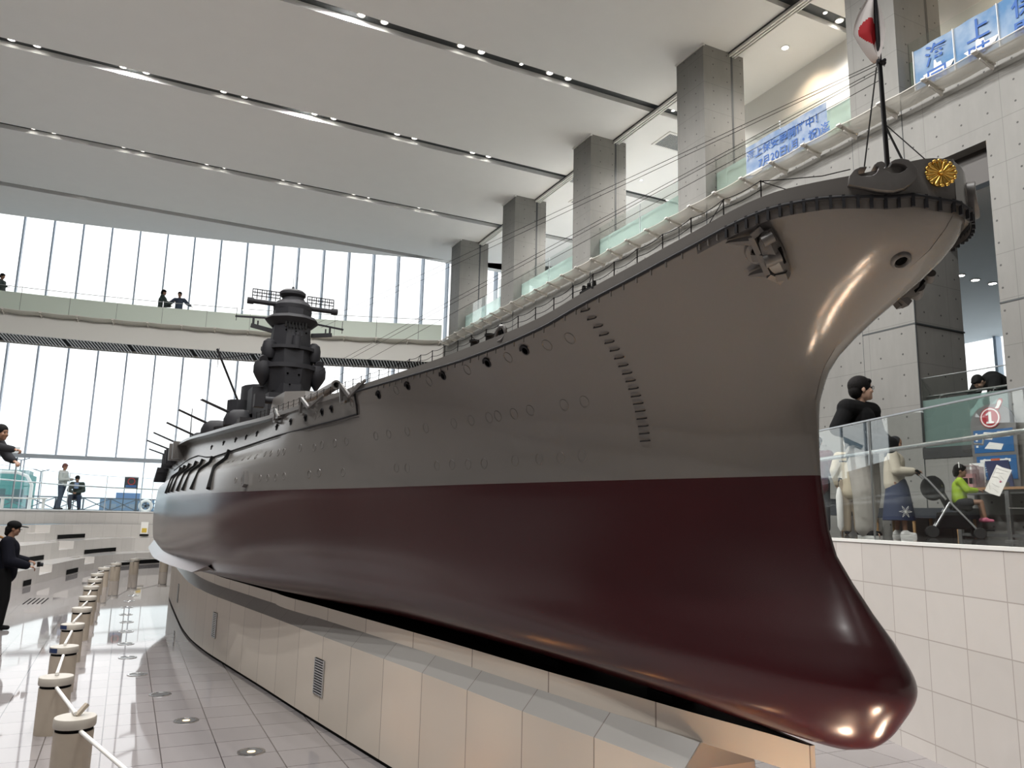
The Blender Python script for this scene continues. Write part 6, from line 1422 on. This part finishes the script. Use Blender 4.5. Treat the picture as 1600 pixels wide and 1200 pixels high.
rt = far_person('man in dark vest and pale blue shirt seated on a stool on the terrace', (-1.72, 33.2, 1.785), IC*.9+IR*.3, 1.68, OLIVE, JEAN,
 dict(pelvis=(0, -.05, .52), waist=(0, -.03, .68), chest=(0, .06, .88), neck=(0, .12, 1.04), head=(0, .18, 1.19), shL=(-.185, .08, 1.00), shR=(.185, .08, 1.00), elL=(-.25, .16, .74), wrL=(-.05, .36, .66), elR=(.25, .16, .74), wrR=(.05, .36, .66), hiL=(-.09, 0, .50), hiR=(.09, 0, .50), knL=(-.16, .42, .50), knR=(.16, .42, .50), anL=(-.20, .40, .085), anR=(.12, .34, .085)), None, -.5)
MB().box((-.07, .17, .78), (.07, .22, 1.0)).build_local('blue_shirt_front', BLUESH, rt)
o = thing('stool', 'low dark stool under the seated man on the terrace', 'stool', (-1.72, 33.2, 1.785)); MB().cyl((-1.72, 33.24, 2.13), (-1.72, 33.24, 2.18), .17).build('seat', M_leg, o)
for a in (0.8, 2.4, 3.9, 5.5): MB().cyl((-1.72+.13*math.cos(a), 33.24+.13*math.sin(a), 1.785), (-1.72+.1*math.cos(a), 33.24+.1*math.sin(a), 2.13), .014).build('leg', M_leg, o)
o = thing('terrace_bench', 'pale flat bench standing on the terrace left of the standing man', 'bench', (-3.4, 33.9, 1.785)); MB().box((-4.2, 33.7, 2.14), (-2.7, 34.1, 2.2)).build('seat', M_white, o)
for x in (-4.1, -2.8): MB().box((x-.04, 33.75, 1.785), (x+.04, 34.05, 2.14)).build('leg', M_white, o)
BZ = 9.05
far_person('person in dark hooded jacket, left of the pair leaning on the footbridge rail', (.50, yb(.50)+1.0, BZ), IR*.8-IC*.3, 1.72, OLIVE, DGREY, dict(elR=(.24, .12, 1.15), wrR=(.12, .33, 1.15), elL=(-.24, .02, 1.13), wrL=(-.12, .3, 1.1)), None, -.1, .018, .03, .04)
far_person('person in navy shirt gesturing, right of the pair on the footbridge', (1.12, yb(1.12)+1.05, BZ), IC*.9+IR*.1, 1.70, mat('navy_shirt', (.05, .07, .11), .8), DGREY, dict(elR=(.33, .10, 1.22), wrR=(.12, .32, 1.22), elL=(-.36, .08, 1.22), wrL=(-.52, .12, 1.12)), None, -.15)
far_person('dark figure at the left edge of the picture on the footbridge', (-5.15, yb(-5.15)+.9, BZ), IR, 1.62, OLIVE, DGREY, dict(elR=(.24, .12, 1.15), wrR=(.12, .33, 1.15)), None, -.1)
# --- visitor at the lower left
lp = Vector((-1.53, 13.9, FZ))
root, j, R, k = person('visitor in black cap and dark clothes with backpack standing at the left edge', tuple(lp), IR*.85-IC*.45, 1.58, SKIN_T,
 dict(elL=(-.24, .05, 1.12), wrL=(-.14, .30, 1.08), elR=(.26, .06, 1.10), wrR=(.22, .33, 1.02), head=(0, .05, 1.615), anL=(-.11, -.18, .085), knL=(-.1, -.04, .49)), None, -.15, .010, {'L': .7, 'R': .7})
top(root, j, k, mat('dark_navy_jacket', (.005, .0055, .010), .9, spec=.15), .04, .95, .10, .011, 'jacket'); trousers(root, j, k, BLK, .022, .012); shoes(root, j, k, BLK); hair_cap(root, j, R, k, HAIR, .04, False, .009)
h_ = MB(); c_ = j['head']; h_.ell(c_+R @ Vector((0, -.01, .05)), (.097*k, .110*k, .075*k), 16, 10, R); remesh(h_, 'cap', BLK, root, .008, 2)
MB().prism([(-.07, .06), (.07, .06), (.06, .155), (0, .18), (-.06, .155)], .04, .052).xf(Matrix.Translation(c_) @ R.to_4x4()).build_local('cap_peak', BLK, root)
MB().tube([c_+R @ Vector((.07, .07, .0)), c_+R @ Vector((.035, .10, .0)), c_+R @ Vector((-.035, .10, 0))], .004, 6).build_local('spectacles', DGREY, root)
bk_ = thing('backpack', 'dark backpack with orange trim on the back of the left edge visitor', 'backpack', tuple(lp+Vector((0, 0, 1.0))), None, root.rotation_euler[2])
t_ = MB(); t_.ell((0, -.28, .17), (.15, .10, .22), 16, 10); t_.ell((0, -.36, .08), (.12, .05, .12), 14, 9); remesh(t_, 'bag', DGREY, bk_, .012, 2)
MB().tube([(.15, -.25, .30), (.17, -.10, .34), (.165, .06, .26)], .018, 8).build_local('strap', mat('strap_orange', (.22, .10, .02), .7), bk_); MB().box((.06, -.42, .08), (.13, -.405, .2)).build_local('orange_tag', mat('tag_orange', (.35, .15, .03), .7), bk_)
ph = thing('camera', 'small dark camera held by the visitor at the left edge', 'camera', tuple(lp+Vector((0, 0, .93))), None, root.rotation_euler[2]); MB().box((-.03, .40, -.03), (.09, .44, .04)).build_local('camera_body', BLK, ph); MB().cyl((.03, .44, .0), (.03, .48, 0), .028).build_local('lens', DGREY, ph)
# --- visitor whose arm reaches in from the left on the upper landing
root, j, R, k = person('person reaching an arm over from the left edge above the terrace', (-2.07, 12.94, 1.62), IR*.9+IC*.1, 1.66, SKIN_T,
 dict(pelvis=(0, -.08, .92), waist=(0, .05, 1.05), chest=(0, .25, 1.17), neck=(0, .42, 1.25), head=(0, .52, 1.30), shR=(.17, .36, 1.20), elR=(.14, .60, 1.08), wrR=(.08, .82, 1.05), shL=(-.17, .34, 1.20), elL=(-.22, .50, .96), wrL=(-.15, .66, .90)), None, -.05, .010, {'R': 1.2})
top(root, j, k, DGREY, .015, .95, .02, .011, 'top'); trousers(root, j, k, BLK, .015, .012); shoes(root, j, k, BLK); hair_cap(root, j, R, k, HAIR, 0, False, .010)
